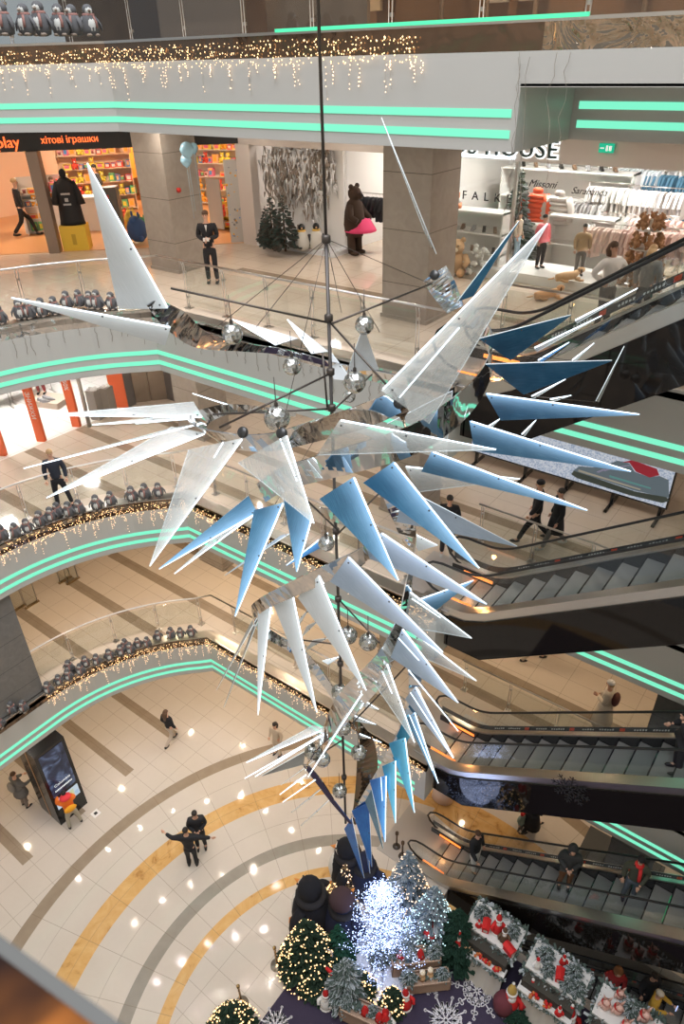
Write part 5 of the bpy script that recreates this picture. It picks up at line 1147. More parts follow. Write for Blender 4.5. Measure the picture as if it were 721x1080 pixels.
BLADES = [
# kind, A(root, lit side), B(root, other), T tip, YA, YT, label, led, inner
('white', (177, 325), (125, 326), (92, 172), 6.4, 6.1, 'large upright white blade at the left, pointing steeply up', 1, None),
('white', (180, 345), (174, 364), (12, 314), 6.3, 5.9, 'long flat white blade at the left, pointing left over the penguins', 1, None),
('white', (291, 364), (314, 357), (245, 337), 8.2, 8.5, 'small curved white blade behind the left mirror ball', 1, None),
('white', (329, 373), (346, 371), (303, 337), 8.3, 8.7, 'small curved white blade just left of the main pole at the back', 1, None),
('white', (366, 392), (399, 390), (383, 344), 8.0, 8.0, 'short white blade standing under a mirror ball right of the main pole', 0, None),
('white', (372, 402), (352, 400), (346, 368), 8.2, 8.5, 'tiny white blade behind the main pole', 0, None),
('clear', (460, 268), (447, 243), (402, 124), 7.9, 8.1, 'slender nearly edge-on blade pointing straight up at the stone column', 0, None),
('dark', (482, 318), (499, 312), (547, 233), 7.6, 8.0, 'dark blue blade hidden behind the biggest blade, pointing up right', 0, None),
('clear', (402, 412), (452, 447), (577, 236), 5.6, 6.3, 'biggest clear brushed blade crossing up to the right in front', 1, (.02, .42, .3)),
('dark', (505, 357), (538, 380), (602, 332), 7.4, 7.2, 'dark translucent blade over the orange glow, pointing right', 0, None),
('dark', (512, 384), (552, 416), (645, 380), 7.0, 6.6, 'dark blue blade against the black escalator side, pointing right', 0, None),
('blue', (512, 415), (528, 443), (674, 437), 6.6, 6.0, 'long blue blade pointing right, topmost of the three lit right-hand ones', 1, None),
('blue', (495, 444), (500, 475), (665, 497), 6.3, 5.7, 'long blue blade pointing right, middle of the three lit right-hand ones', 1, None),
('blue', (455, 476), (444, 497), (619, 538), 5.9, 5.3, 'long blue blade pointing down right, lowest of the three lit right-hand ones', 1, None),
('clear', (358, 443), (334, 480), (523, 474), 5.3, 4.9, 'broad clear brushed blade pointing right across the centre', 1, None),
('clear', (427, 492), (440, 519), (548, 505), 6.6, 7.0, 'greenish clear blade half hidden behind the lowest right-hand blue blade', 1, None),
('blue', (415, 487), (383, 509), (505, 599), 5.2, 4.6, 'big blue blade pointing down right toward the escalator rider landing', 1, None),
('blue', (373, 503), (337, 526), (420, 612), 5.1, 4.6, 'big blue blade pointing steeply down just right of the pole', 1, None),
('pale', (402, 562), (380, 585), (513, 637), 5.6, 5.1, 'long grey-blue blade pointing down right beneath the big blue one', 1, None),
('pale', (427, 515), (418, 550), (545, 576), 6.3, 6.2, 'long pale blade pointing right behind the big blue one', 0, None),
('pale', (367, 587), (348, 613), (467, 688), 5.2, 4.7, 'wide grey-blue blade pointing down right below the centre', 1, None),
('clear', (432, 624), (425, 660), (497, 673), 6.0, 5.8, 'clear blade with two light lines pointing right beside the mirrored band', 1, (.05, .5, .12)),
('blue', (440, 633), (460, 643), (499, 612), 6.7, 7.0, 'small blue blade pointing up right over the dark escalator side', 1, None),
('white', (428, 559), (441, 581), (461, 575), 6.6, 6.8, 'small white blade beside the legs of the man in black', 1, None),
('pale', (424, 663), (412, 693), (483, 741), 5.6, 5.2, 'grey-blue blade with an extra light line pointing down right under the clear one', 1, (.0, .35, .3)),
('clear', (437, 668), (445, 693), (502, 718), 5.9, 5.7, 'greenish lit blade pointing right above the ground floor glass', 1, None),
('deep', (430, 706), (444, 722), (483, 771), 5.9, 5.6, 'narrow deep blue blade pointing down right in the lower cluster', 1, None),
('pale', (438, 724), (427, 737), (478, 799), 5.8, 5.5, 'pale blue blade with double light lines ending at the orange handrail glow', 1, (.0, 1., .45)),
('clear', (408, 700), (396, 723), (437, 783), 5.3, 5.0, 'clear grey blade pointing down in front of the lower cluster', 1, (.0, .3, .35)),
('blue', (437, 751), (428, 758), (462, 826), 5.9, 5.7, 'narrow blue blade pointing down beside the fascia end', 1, (.0, .8, .5)),
('cyan', (427, 778), (410, 784), (437, 857), 5.9, 5.7, 'cyan blade pointing down over the silver landing plate', 1, None),
('cyan', (417, 802), (403, 808), (417, 868), 5.9, 5.7, 'bright cyan blade pointing straight down, second in the lower row', 1, None),
('deep', (407, 818), (390, 823), (406, 888), 5.9, 5.7, 'blue blade with a short inner light pointing straight down', 1, (.0, .35, .3)),
('blue', (392, 832), (385, 845), (404, 895), 6.0, 5.9, 'dull blue blade slightly behind in the lower row', 0, None),
('deep', (389, 846), (371, 855), (392, 914), 6.1, 6.0, 'deep blue blade near the bottom tip, above the bright tree', 0, None),
('deep', (385, 850), (378, 856), (390, 921), 6.15, 6.1, 'narrow deep blue blade at the bottom tip, middle one', 0, None),
('deep', (371, 862), (363, 874), (384, 926), 6.2, 6.2, 'lowest deep blue blade of the whole sculpture', 0, None),
('clear', (256, 462), (199, 474), (158, 597), 5.8, 5.5, 'large clear blade pointing down left over the middle balcony lights', 1, (.0, .12, .35)),
('clear', (302, 459), (251, 488), (331, 552), 5.5, 5.1, 'large clear blade pointing down in front, hanging under a mirror ball', 1, (.0, .5, .12)),
('blue', (271, 541), (262, 523), (168, 600), 5.9, 6.0, 'blue blade pointing down left over the bend of the middle balcony', 1, None),
('clear', (272, 540), (262, 536), (184, 605), 5.95, 6.1, 'thin greenish sliver blade pointing down left under the blue one', 1, None),
('blue', (299, 530), (268, 538), (248, 650), 5.6, 5.3, 'long blue blade pointing straight down left of centre', 1, None),
('pale', (305, 563), (296, 565), (237, 607), 6.6, 6.8, 'thin pale blade behind the long blue one pointing left', 0, None),
('blue', (329, 545), (299, 527), (313, 603), 5.4, 5.2, 'short wide blue blade pointing down beside the clear one', 1, None),
('deep', (346, 562), (339, 577), (302, 596), 6.9, 7.2, 'small bright blue blade behind, pointing left beside the mirrored band', 1, None),
('clear', (214, 440), (204, 424), (48, 438), 6.7, 6.4, 'pale clear blade pointing left, topmost of the left fan', 1, None),
('clear', (215, 441), (206, 436), (97, 448), 6.9, 6.8, 'thin clear blade pointing left, second of the left fan', 1, None),
('clear', (215, 446), (180, 452), (25, 494), 6.6, 6.2, 'long thin clear blade pointing left, third of the left fan, tip over the balcony man', 1, None),
('clear', (217, 457), (181, 450), (49, 525), 6.4, 6.0, 'long wide clear blade pointing left, lowest of the left fan', 1, None),
('clear', (215, 440), (206, 441), (143, 447), 7.1, 7.3, 'shortest clear sliver inside the left fan', 1, None),
('clear', (258, 433), (252, 430), (203, 415), 7.4, 7.8, 'thin glowing sliver behind the left mirrored loop', 1, None),
('white', (286, 636), (272, 641), (272, 754), 5.8, 5.6, 'narrow white blade pointing straight down at the left end of the lower ring', 1, None),
('white', (308, 624), (288, 636), (334, 751), 5.6, 5.4, 'white blade pointing straight down, second on the lower ring', 1, None),
('white', (336, 607), (314, 630), (386, 728), 5.4, 5.1, 'wide white blade pointing down right across the pole', 1, None),
('grey', (271, 652), (269, 649), (228, 728), 6.3, 6.3, 'thin dark sliver pointing down left from the lower ring, left one', 0, None),
('grey', (273, 652), (271, 650), (236, 746), 6.35, 6.3, 'thin dark sliver pointing down left from the lower ring, right one', 0, None),
('white', (325, 643), (316, 658), (312, 657), 6.9, 7.2, 'tiny white blade seen through the lower ring, highest', 0, None),
('white', (335, 655), (324, 660), (318, 672), 6.9, 7.2, 'small white blade seen through the lower ring, second', 0, None),
('white', (345, 673), (330, 675), (322, 686), 6.9, 7.2, 'small white blade seen through the lower ring, third', 0, None),
('white', (358, 693), (346, 701), (340, 697), 6.9, 7.2, 'small white blade seen through the lower ring, lowest', 1, None),
('clear', (345, 768), (330, 765), (260, 804), 5.9, 5.7, 'clear glowing blade pointing left, topmost of the lower left fan', 1, None),
('clear', (348, 770), (328, 783), (258, 821), 5.8, 5.6, 'clear glowing blade pointing left, second of the lower left fan', 1, None),
('clear', (352, 768), (335, 776), (269, 819), 5.7, 5.5, 'clear glowing blade pointing left, third of the lower left fan', 1, None),
('grey', (322, 792), (320, 806), (276, 818), 6.1, 6.1, 'greenish dull blade in the lower left fan', 0, None),
('clear', (382, 731), (366, 752), (325, 819), 5.2, 5.1, 'long clear blade pointing down left in front of the lower pole', 1, None),
('clear', (323, 817), (314, 822), (295, 838), 6.1, 6.1, 'short glowing blade pointing down left, upper of the lowest pair', 1, None),
('clear', (333, 822), (324, 828), (298, 846), 6.1, 6.1, 'short glowing blade pointing down left, lower of the lowest pair', 1, None),
('grey', (343, 829), (335, 834), (307, 857), 6.3, 6.4, 'faint grey blade pointing down left over the yellow floor band, upper', 0, None),
('grey', (349, 842), (344, 846), (317, 871), 6.3, 6.4, 'faint grey blade pointing down left over the yellow floor band, lower', 0, None),
('grey', (335, 800), (326, 806), (296, 828), 6.4, 6.5, 'faint grey blade in the middle of the lower left fan', 0, None),
('clear', (384, 739), (381, 744), (399, 748), 6.6, 7.0, 'short glowing bar right of the lower pole, topmost', 1, None),
('clear', (374, 755), (373, 760), (396, 764), 6.6, 7.0, 'short glowing bar right of the lower pole, second', 1, None),
('clear', (379, 774), (378, 778), (402, 783), 6.6, 7.0, 'short glowing bar right of the lower pole, third', 1, None),
('white', (384, 791), (385, 798), (404, 798), 6.6, 7.0, 'short white blade beside the lower mirrored column, upper', 0, None),
('white', (383, 812), (385, 819), (400, 816), 6.6, 7.0, 'short white blade beside the lower mirrored column, lower', 0, None),
('clear', (606, 338), (608, 341), (672, 304), 8.4, 8.9, 'thin glowing sliver over the upper escalator, highest', 1, None),  # slivers from here on: blade reflections in the escalator glass, built as objects
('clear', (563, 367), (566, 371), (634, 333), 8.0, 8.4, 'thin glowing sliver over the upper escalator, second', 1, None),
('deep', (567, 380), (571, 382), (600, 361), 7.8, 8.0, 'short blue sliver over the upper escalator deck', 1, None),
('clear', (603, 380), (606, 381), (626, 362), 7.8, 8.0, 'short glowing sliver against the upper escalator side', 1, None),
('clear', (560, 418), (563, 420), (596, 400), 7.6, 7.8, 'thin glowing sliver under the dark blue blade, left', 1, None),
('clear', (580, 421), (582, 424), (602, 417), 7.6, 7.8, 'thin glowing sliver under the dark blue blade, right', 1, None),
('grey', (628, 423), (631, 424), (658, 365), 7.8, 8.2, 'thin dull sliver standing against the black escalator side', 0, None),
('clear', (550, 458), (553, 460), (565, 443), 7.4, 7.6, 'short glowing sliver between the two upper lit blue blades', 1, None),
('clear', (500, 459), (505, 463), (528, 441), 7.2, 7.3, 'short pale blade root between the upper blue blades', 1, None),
('clear', (408, 447), (470, 478), (477, 412), 6.9, 7.1, 'pale clear blade half hidden behind the biggest one', 0, None),
]
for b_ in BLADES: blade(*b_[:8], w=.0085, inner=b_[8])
def ribbon(pts, label, m_=MIRROR, th=.012, closed=False):
    """mirrored band: list of (x, y, Y, width in metres, tilt)"""
    P = []
    for i in range(len(pts)-1):             # smooth the line
        p0 = pts[max(i-1, 0)]; p1 = pts[i]; p2 = pts[i+1]; p3 = pts[min(i+2, len(pts)-1)]
        for j in range(6):
            t_ = j/6
            P.append([.5*((2*b)+(-a+c)*t_+(2*a-5*b+4*c-d)*t_*t_+(-a+3*b-3*c+d)*t_**3) for a, b, c, d in zip(p0, p1, p2, p3)])
    P.append(list(pts[-1])); C = [atY(p[0], p[1], p[2]) for p in P]; o0 = C[0].copy(); vs = []
    for i, c in enumerate(C):
        d = (C[min(i+1, len(C)-1)]-C[max(i-1, 0)]).normalized(); tl = P[i][4]; up = Vector((0, 0, 1))
        sd = d.cross(up).normalized(); w_ = (up-d*up.dot(d)).normalized()*math.cos(tl)+sd*math.sin(tl); n = d.cross(w_).normalized()*th; hw = P[i][3]/2
        c = c-o0; vs += [c-w_*hw, c+w_*hw, c+w_*hw+n, c-w_*hw+n]
    fs = []; n_ = len(C)
    for i in range(n_-1):
        for j in range(4): fs.append((4*i+j, 4*i+(j+1) % 4, 4*i+4+(j+1) % 4, 4*i+4+j))
    fs += [(0, 1, 2, 3), (4*n_-4, 4*n_-1, 4*n_-2, 4*n_-3)]
    o = MB().add(vs, fs, 0, False).build('mirrored_band', m_, loc=o0); return tag(o, label, 'sculpture band')
ribbon([(160, 318, 6.4, .12, .9), (185, 338, 6.7, .24, .7), (212, 358, 7.3, .2, .6), (258, 366, 8.0, .12, .5), (300, 371, 8.3, .1, .5), (350, 384, 8.4, .1, .5), (393, 393, 8.2, .12, .5), (430, 402, 7.9, .14, .4)], 'mirrored band sweeping from the upright white blade back to the main pole')
ribbon([(458, 288, 8.1, .30, .0), (468, 305, 8.1, .3, .2), (480, 326, 8.1, .22, .3)], 'short mirrored plate with a dark round end at the top of the right side')
ribbon([(490, 325, 8.2, .18, .3), (508, 345, 8.1, .25, .2), (519, 372, 7.8, .34, .1), (508, 405, 7.2, .38, 0), (480, 435, 6.5, .38, 0), (440, 462, 6.0, .34, 0), (395, 478, 5.6, .30, 0), (345, 492, 5.5, .26, 0), (300, 505, 5.6, .22, 0), (275, 520, 5.9, .2, 0)], 'broad mirrored band looping behind the biggest blade to the front centre')
ribbon([(312, 437, 7.6, .06, .3), (250, 431, 7.2, .1, .5), (214, 440, 6.8, .18, .8), (212, 452, 6.5, .26, .8), (240, 464, 6.2, .26, .5), (285, 466, 6.0, .2, .2), (340, 452, 5.9, .22, 0), (385, 438, 5.9, .24, 0), (418, 424, 5.9, .22, 0)], 'mirrored band making the left loop and ending in a box end at the centre')
ribbon([(340, 540, 6.2, .14, .3), (368, 549, 5.9, .17, 0), (393, 562, 5.8, .2, 0), (388, 582, 5.6, .2, 0), (350, 602, 5.4, .19, 0), (310, 621, 5.5, .16, 0), (277, 637, 5.8, .14, 0), (266, 650, 6.2, .14, 0), (282, 668, 6.7, .12, 0), (318, 690, 7.0, .14, 0), (345, 722, 6.9, .18, 0), (360, 750, 6.7, .14, 0)], 'mirrored band making the lower ring with white blades')
ribbon([(413, 515, 6.6, .25, .1), (425, 545, 6.6, .28, .1), (433, 585, 6.5, .3, .1), (430, 625, 6.3, .3, .1), (420, 668, 6.0, .32, .2), (400, 705, 5.6, .3, .4), (370, 738, 5.5, .3, .6), (345, 768, 5.6, .26, .8), (328, 795, 5.9, .16, .8), (322, 810, 6.1, .1, .6)], 'mirrored band descending on the right of the pole and sweeping to the lower left')
ribbon([(322, 806, 6.1, .1, .4), (335, 822, 6.1, .12, .3), (352, 846, 6.1, .08, .3), (370, 868, 6.1, .05, .3)], 'thin mirrored strip running to the bottom tip')
ribbon([(373, 758, 6.8, .22, 1.2), (385, 782, 6.7, .3, 1.2), (387, 815, 6.5, .32, 1.2), (381, 845, 6.3, .22, 1.2), (372, 868, 6.2, .1, 1.2)], 'upright grey mirrored strip right of the lower pole', BAND)
ribbon([(432, 690, 6.1, .12, .2), (438, 722, 6.1, .16, .2), (430, 765, 6.1, .16, .3), (412, 798, 6.1, .16, .5), (392, 830, 6.2, .12, .6), (372, 862, 6.2, .08, .6)], 'narrow mirrored strip carrying the lower row of blue blades')
ribbon([(415, 425, 6.2, .1, .2), (424, 436, 6.3, .14, .2), (428, 452, 6.2, .1, .2)], 'small curved dark strip under the box end', BAND)
# pole, rods and wires
def rod(pts, Y, r, name, label, m_, sag=0., cat='cable'):
    P = [atY(p[0], p[1], Y if not isinstance(Y, (list, tuple)) else Y[i]) for i, p in enumerate(pts)]
    return tag(MB().tube([p-P[0] for p in P], r, 6).build(name, m_, loc=P[0]), label, cat)
DKM = mat('dark_metal', (.10, .085, .075), .4, .7)
p1 = atY(351, 470, 6.7); pt_ = Vector((p1.x, p1.y, 26.5)); pb_ = Vector((p1.x, p1.y, atY(366, 868, 6.7).z))
root = thing('main_pole', 'long vertical pole and cable carrying the whole hanging sculpture', 'pole', p1)
MB().tube([Vector((0, 0, atY(345, 330, 6.7).z-p1.z)), pt_-p1], .014, 6).build('upper_cable', DKM, root)
MB().tube([Vector((0, 0, atY(344, 250, 6.7).z-p1.z)), pb_-p1], .018, 8).build('pole_tube', mat('pole_steel', (.10, .09, .085), .4, .7), root)
for y in (252, 335, 392, 430, 560, 632, 700, 820): MB().lathe([(.02, -.04), (.042, -.03), (.042, .03), (.02, .04)], (0, 0, atY(350, y, 6.7).z-p1.z), 10).build('hub', DKM, root)
for pts, Y, nm in [(((345, 340), (180, 304)), (6.7, 6.6), 'thin rod from the pole to the upper left band'), (((348, 342), (455, 299)), (6.7, 7.9), 'rod from the pole to the short mirrored plate'),
    (((348, 340), (421, 421)), (6.7, 5.95), 'rod from the pole to the box end'), (((352, 392), (231, 451)), (6.7, 6.2), 'dark twisted rod from the pole down to the left loop'),
    (((352, 431), (224, 437)), (6.7, 6.9), 'thin rod from the pole to the back of the left loop'), (((352, 432), (392, 395)), (6.7, 8.1), 'short rod from the pole up to the back band'),
    (((357, 632), (400, 678)), (6.7, 5.8), 'rod from the lower pole to the descending band'), (((358, 680), (318, 675)), (6.7, 6.9), 'rod from the lower pole to the lower ring back'),
    (((357, 560), (300, 505)), (6.7, 5.7), 'rod from the middle of the pole up to the front band'), (((357, 562), (400, 520)), (6.7, 6.4), 'rod from the middle of the pole to the descending band top'),
    (((360, 775), (440, 690)), (6.7, 6.1), 'rod from the low pole to the row of blue blades'), (((362, 780), (330, 800)), (6.7, 5.9), 'short rod at the lower left fan'), (((340, 372), (345, 430)), (6.9, 6.7), 'short loop rod beside the pole')]:
    rod(pts, Y, .011, 'support_rod', nm, DKM, cat='rod')
for pts, Y, nm in [(((344, 252), (270, 345)), (6.7, 8.0), 'left'), (((344, 252), (222, 350)), (6.7, 7.4), 'far left'), (((344, 252), (400, 350)), (6.7, 8.1), 'right'), (((344, 252), (300, 440)), (6.7, 5.9), 'front left'), (((344, 252), (455, 300)), (6.7, 7.9), 'far right'), (((344, 252), (360, 330)), (6.7, 8.0), 'near right'), (((352, 430), (268, 568)), (6.7, 5.9), 'lower left')]:
    rod(pts, Y, .0035, 'suspension_wire', f'fine suspension wire fanning out from the top hub, {nm} one', DKM, cat='wire')
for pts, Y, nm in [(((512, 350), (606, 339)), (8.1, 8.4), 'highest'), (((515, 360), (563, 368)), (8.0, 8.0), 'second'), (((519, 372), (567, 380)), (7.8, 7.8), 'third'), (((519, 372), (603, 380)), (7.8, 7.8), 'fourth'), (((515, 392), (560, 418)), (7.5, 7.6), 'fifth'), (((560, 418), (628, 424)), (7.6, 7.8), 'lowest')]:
    rod(pts, Y, .004, 'suspension_wire', f'fine wire reaching out to the glowing slivers over the upper escalator, {nm} one', DKM, cat='wire')  # added wires, only there to hold up the reflection slivers
BALLM = mat('mirror_ball_chip', (.55, .54, .5), .22, .85); t = NT(BALLM); x_, P_ = t.obj()
v = t.n('ShaderNodeTexVoronoi'); t.t.links.new(P_, v.inputs['Vector']); v.inputs['Scale'].default_value = 22
t.col(t.ramp(v.outputs['Color'], ((.2, (.22, .2, .17)), (.5, (.6, .6, .56)), (.8, (.9, .92, .92))))); t.bump(v.outputs['Distance'], .8, .02)
for x, y, r, Y, lab in [(245, 352, 11, 7.4, 'hanging in front of the upper left band'), (308, 386, 10, 7.6, 'left of the pole below the back band'), (384, 343, 10, 7.9, 'on top of the short white blade'), (374, 403, 12, 6.9, 'right of the pole above the box end'), (292, 441, 14, 6.3, 'largest, over the left loop'), (368, 418, 7, 7.4, 'small one close behind the pole'),
    (344, 573, 9, 6.6, 'beside the middle of the pole'), (378, 590, 8, 6.4, 'behind the grey-blue blade'), (367, 670, 10, 6.3, 'inside the lower ring, left of a pair'), (388, 677, 10, 6.2, 'inside the lower ring, right of a pair'), (358, 730, 9, 6.6, 'low on the pole under the ring'),
    (362, 768, 8, 6.6, 'on the lower pole'), (378, 794, 8, 6.4, 'in front of the upright grey strip'), (340, 801, 8, 5.9, 'in the lower left fan, right one'), (330, 793, 9, 6.0, 'in the lower left fan, left one'), (358, 834, 7.5, 6.5, 'lowest, beside the pole over the yellow band')]:
    p = atY(x, y, Y); rr_ = r/F*(p-EYE).length*.98; root = thing('mirror_ball', f'silvery crackled ball {lab}', 'mirror ball', p, 0, 'mirror balls of the sculpture')
    MB().ball((0, 0, 0), rr_, 16).build('ball_body', BALLM, root); MB().lathe([(.02, rr_*.97), (.02, rr_+.03), (.006, rr_+.05), (.004, rr_+.3)], n=8).build('hanger_cap', DKM, root)
for x, y, Y, lab in [(396, 96*3, 0, '')][:0]: pass
for (x, y, Y, lab) in ((458, 290, 8.05, 'at the short mirrored plate'), (297, 457, 5.85, 'under the left loop'), (256, 456, 6.0, 'at the left clear blade'), (421, 425, 5.8, 'at the box end')):
    p = atY(x, y, Y); tag(MB().lathe([(.001, -.02), (.052, -.02), (.056, 0), (.052, .02), (.001, .02)], n=16, M=Matrix.Rotation(1.1, 4, 'X')).build('disc_joint', BOLT, loc=p), f'dark round joint disc {lab}', 'joint')
# railing close to the camera in the lower left corner
a = at(-40, 957, 19.06); b = at(150, 1095, 19.06); d = (b-a).normalized(); nn = Vector((d.y, -d.x, 0)); nn = nn if nn.dot(Vector((EYE.x, EYE.y, 0))-Vector((a.x, a.y, 0))) > 0 else -nn
root = thing('near_railing', 'blurred brown glass railing with a grey edge in the near lower left corner', 'railing', a)
L = (b-a).length
mb = MB(); mb.prism([d*-.6, d*-.6+nn*.012, d*-.6+nn*.012+Vector((0, 0, -.03)), d*-.6+Vector((0, 0, -.03))], d*(L+1.2)); mb.build('grey_edge', mat('rail_grey', (.075, .075, .07), .6), root)
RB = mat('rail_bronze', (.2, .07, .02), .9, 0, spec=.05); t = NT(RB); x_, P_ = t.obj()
t.col(t.ramp(t.noise(P_, 9, 2, .4), ((.40, (.022, .012, .010)), (.56, (.10, .038, .014)), (.72, (.32, .11, .025)))))  # brown and orange blotches paint the reflection in the railing glass
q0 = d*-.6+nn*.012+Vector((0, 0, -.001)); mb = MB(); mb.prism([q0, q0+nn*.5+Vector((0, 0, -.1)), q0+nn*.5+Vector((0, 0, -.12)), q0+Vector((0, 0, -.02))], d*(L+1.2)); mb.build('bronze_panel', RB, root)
# ---------------------------------------------------------------- christmas display on the ground floor
CARP = mat('carpet_violet', (.035, .026, .052), .95)
t = NT(CARP); x_, P_ = t.pos(); t.col(t.mix(t.noise(P_, 60, 2), (.028, .02, .045), (.05, .038, .07)))
root = thing('printed_carpet', 'dark violet carpet printed with white snowflakes under the christmas display', 'carpet', (0, 0, 0))
MB().poly([(6.55, -12), (18, -12), (18, -.35), (9.6, -.35), (8.6, -1.0), (7.6, -2.1), (6.55, -3.3)], .0, .012).build('carpet_pile', CARP, root)
mb = MB(); PW = mat('carpet_print', (.62, .6, .62), .9); X, Y_, N_ = (1, 0, 0), (0, 1, 0), (0, 0, 1)
def fk(px, py, r, st_, w_=.025, rot=0., arms=6):
    p = at(px, py, .016); flake(mb, p, r, X, Y_, N_, w_, 0, st_, arms, rot)
fk(503, 1045, .62, 1, .03, .35, 8); fk(470, 1076, .5, 2, .035, .2, 8); fk(456, 1040, .25, 0, .03, .5); fk(552, 1085, .5, 2, .05, .1); fk(388, 1078, .55, 1, .03); fk(290, 1082, .4, 2, .035, .3, 8)
mb.build('snowflake_print', PW, root)
for body, px, py, sz, rz in (('Муз', 478, 1083, .42, .1), ('No', 312, 1046, .55, .35)):
    c = bpy.data.curves.new('printed_lettering', 'FONT'); c.body = body; c.size = sz; c.extrude = .001; c.materials.append(PW)
    o = bpy.data.objects.new('printed_lettering', c); COL.objects.link(o); o.parent = root; p = at(px, py, .017); o.location = p; o.rotation_euler = (0, 0, rz)
G3 = [PINE, BARK, SNOW]
conifer(at(326, 1018, 0), 2.3, .78, 11, 'bushy christmas tree full of warm lights beside the brass queue post', G3, BULB, n=1100, nl=330, s=.022)
conifer(at(246, 1090, 0), 1.5, .62, 12, 'christmas tree with warm lights at the bottom edge left of the carpet', G3, BULB, n=800, nl=190, s=.022)
conifer(at(358, 1005, 0), 1.45, .48, 13, 'plain bright green fir between the warm-lit tree and the snowy one', [PINE2, BARK, SNOW], None, n=700)
conifer(at(366, 1050, 0), 1.9, .62, 14, 'snow-flocked tree with red bow in front of the black penguins', [PINEG, BARK, SNOW], None, n=900, snow=True)
conifer(at(334, 1043, 0), .75, .42, 15, 'small dark green fir on the carpet edge beside the flocked tree', G3, None, n=400)
conifer(at(384, 1047, .0), 1.0, .38, 16, 'small fir with warm lights behind the wooden planter', G3, BULB, n=420, nl=90, s=.024)
conifer(at(413, 1063, 0), 1.1, .36, 17, 'small fir with warm lights beside the gnome planter', G3, BULB, n=420, nl=80, s=.024)
conifer(at(479, 1003, 0), 2.1, .74, 18, 'tall dark green fir without lights right of the silver trees', [mat('pine_dark', (.012, .05, .028), .8), BARK, SNOW], None, n=900)
conifer(at(490, 1010, 0), 1.25, .5, 19, 'dark green fir without lights nearest the first gift stall', [mat('pine_dark'), BARK, SNOW], None, n=700)
conifer(at(452, 1008, 0), 1.0, .45, 21, 'low dark fir in front of the silver tree', [mat('pine_dark'), BARK, SNOW], None, n=500)
conifer(at(454, 990, 0), 2.6, .72, 22, 'silvery tree with ice-coloured lights right of the brilliant tree', [SILVER, BARK, SNOW], TEALB, n=900, snow=True, nl=330, s=.016)
conifer(at(428, 955, 0), 2.7, .7, 23, 'silvery tree with warm and cool lights behind the brilliant tree', [SILVER, BARK, SNOW], BULBP, n=900, snow=True, nl=330, s=.017)
conifer(at(428, 1018, 0), 1.7, .42, 24, 'slim frosted tree right in front of the brilliant tree', [SILVER, BARK, SNOW], COOL, n=600, snow=True, nl=90, s=.014)
conifer(at(352, 962, 0), 1.5, .36, 25, 'slim tree covered in gold lights between the giant penguins', [mat('gold_net', (.35, .24, .12), .7), BARK, SNOW], BULB, n=300, nl=420, s=.02)
conifer(at(365, 945, 0), 1.6, .34, 26, 'slim tree with gold and white lights beside the rear giant penguin', [mat('gold_net'), BARK, SNOW], BULBP, n=300, nl=330, s=.018)
conifer(at(400, 1015, 0), .9, .3, 27, 'small frosted tree at the foot of the brilliant tree', [PINEG, BARK, SNOW], None, n=300, snow=True)
# the brilliant light tree: branches carrying hundreds of small lamps
def light_tree(loc, h, r, label):
    root = thing('light_tree', label, 'light tree', loc); rnd = random.Random(3); br = MB(); lt = MB()
    br.tube([(0, 0, 0), (0, 0, h*.9)], [.07, .02], 8)
    for i in range(150):
        f = (i+rnd.random())/150; z = h*(.1+.85*f); a = i*2.4; R_ = r*(1-f)**.7*rnd.uniform(.65, 1.1)+.1; p = Vector((0, 0, z-.25*R_))
        d = Vector((math.cos(a), math.sin(a), .45)).normalized(); pts = [p]
        for q in range(6): d = (d+Vector((rnd.uniform(-.3, .3), rnd.uniform(-.3, .3), rnd.uniform(-.05, .2)))).normalized(); pts.append(pts[-1]+d*R_/6)
        br.tube(pts, [.014, .012, .01, .008, .006, .005, .004], 4)
        for q in range(1, 7):
            for w_ in range(4):
                s_ = pts[q-1].lerp(pts[q], rnd.random())+Vector((rnd.uniform(-.09, .09), rnd.uniform(-.09, .09), rnd.uniform(-.07, .09))); lt.octa(s_, rnd.uniform(.009, .017))
    br.build('branches', mat('branch_white', (.12, .14, .2), .5), root); lt.build('lamps', mat('arctic_lamp', (.8, .9, 1), .4, emis=(.42, .55, 1), es=3.2), root)
    return root
light_tree(at(402, 1012, 0), 3.7, 1.45, 'brilliant blue-white light tree in the middle of the christmas display')
l = bpy.data.lights.new('tree_light', 'POINT'); l.energy = 55; l.color = (.55, .65, 1); l.shadow_soft_size = .6; o = bpy.data.objects.new('tree_light', l); COL.objects.link(o); o.location = at(402, 1012, 0)+Vector((0, 0, 1.6))
mb = MB(); rnd = random.Random(8); q0 = at(400, 1012, 0)
for i in range(120): a = rnd.random()*6.28; r_ = rnd.uniform(0, 1.05); mb.ball((math.cos(a)*r_, math.sin(a)*r_, .06), rnd.uniform(.1, .24), 8, 0, (1.2, 1.2, .55))
tag(mb.build('snow_fleece', mat('fleece', (.72, .76, .85), .95), loc=q0), 'heaped white snow fleece around the foot of the brilliant tree', 'snow', kind='stuff')
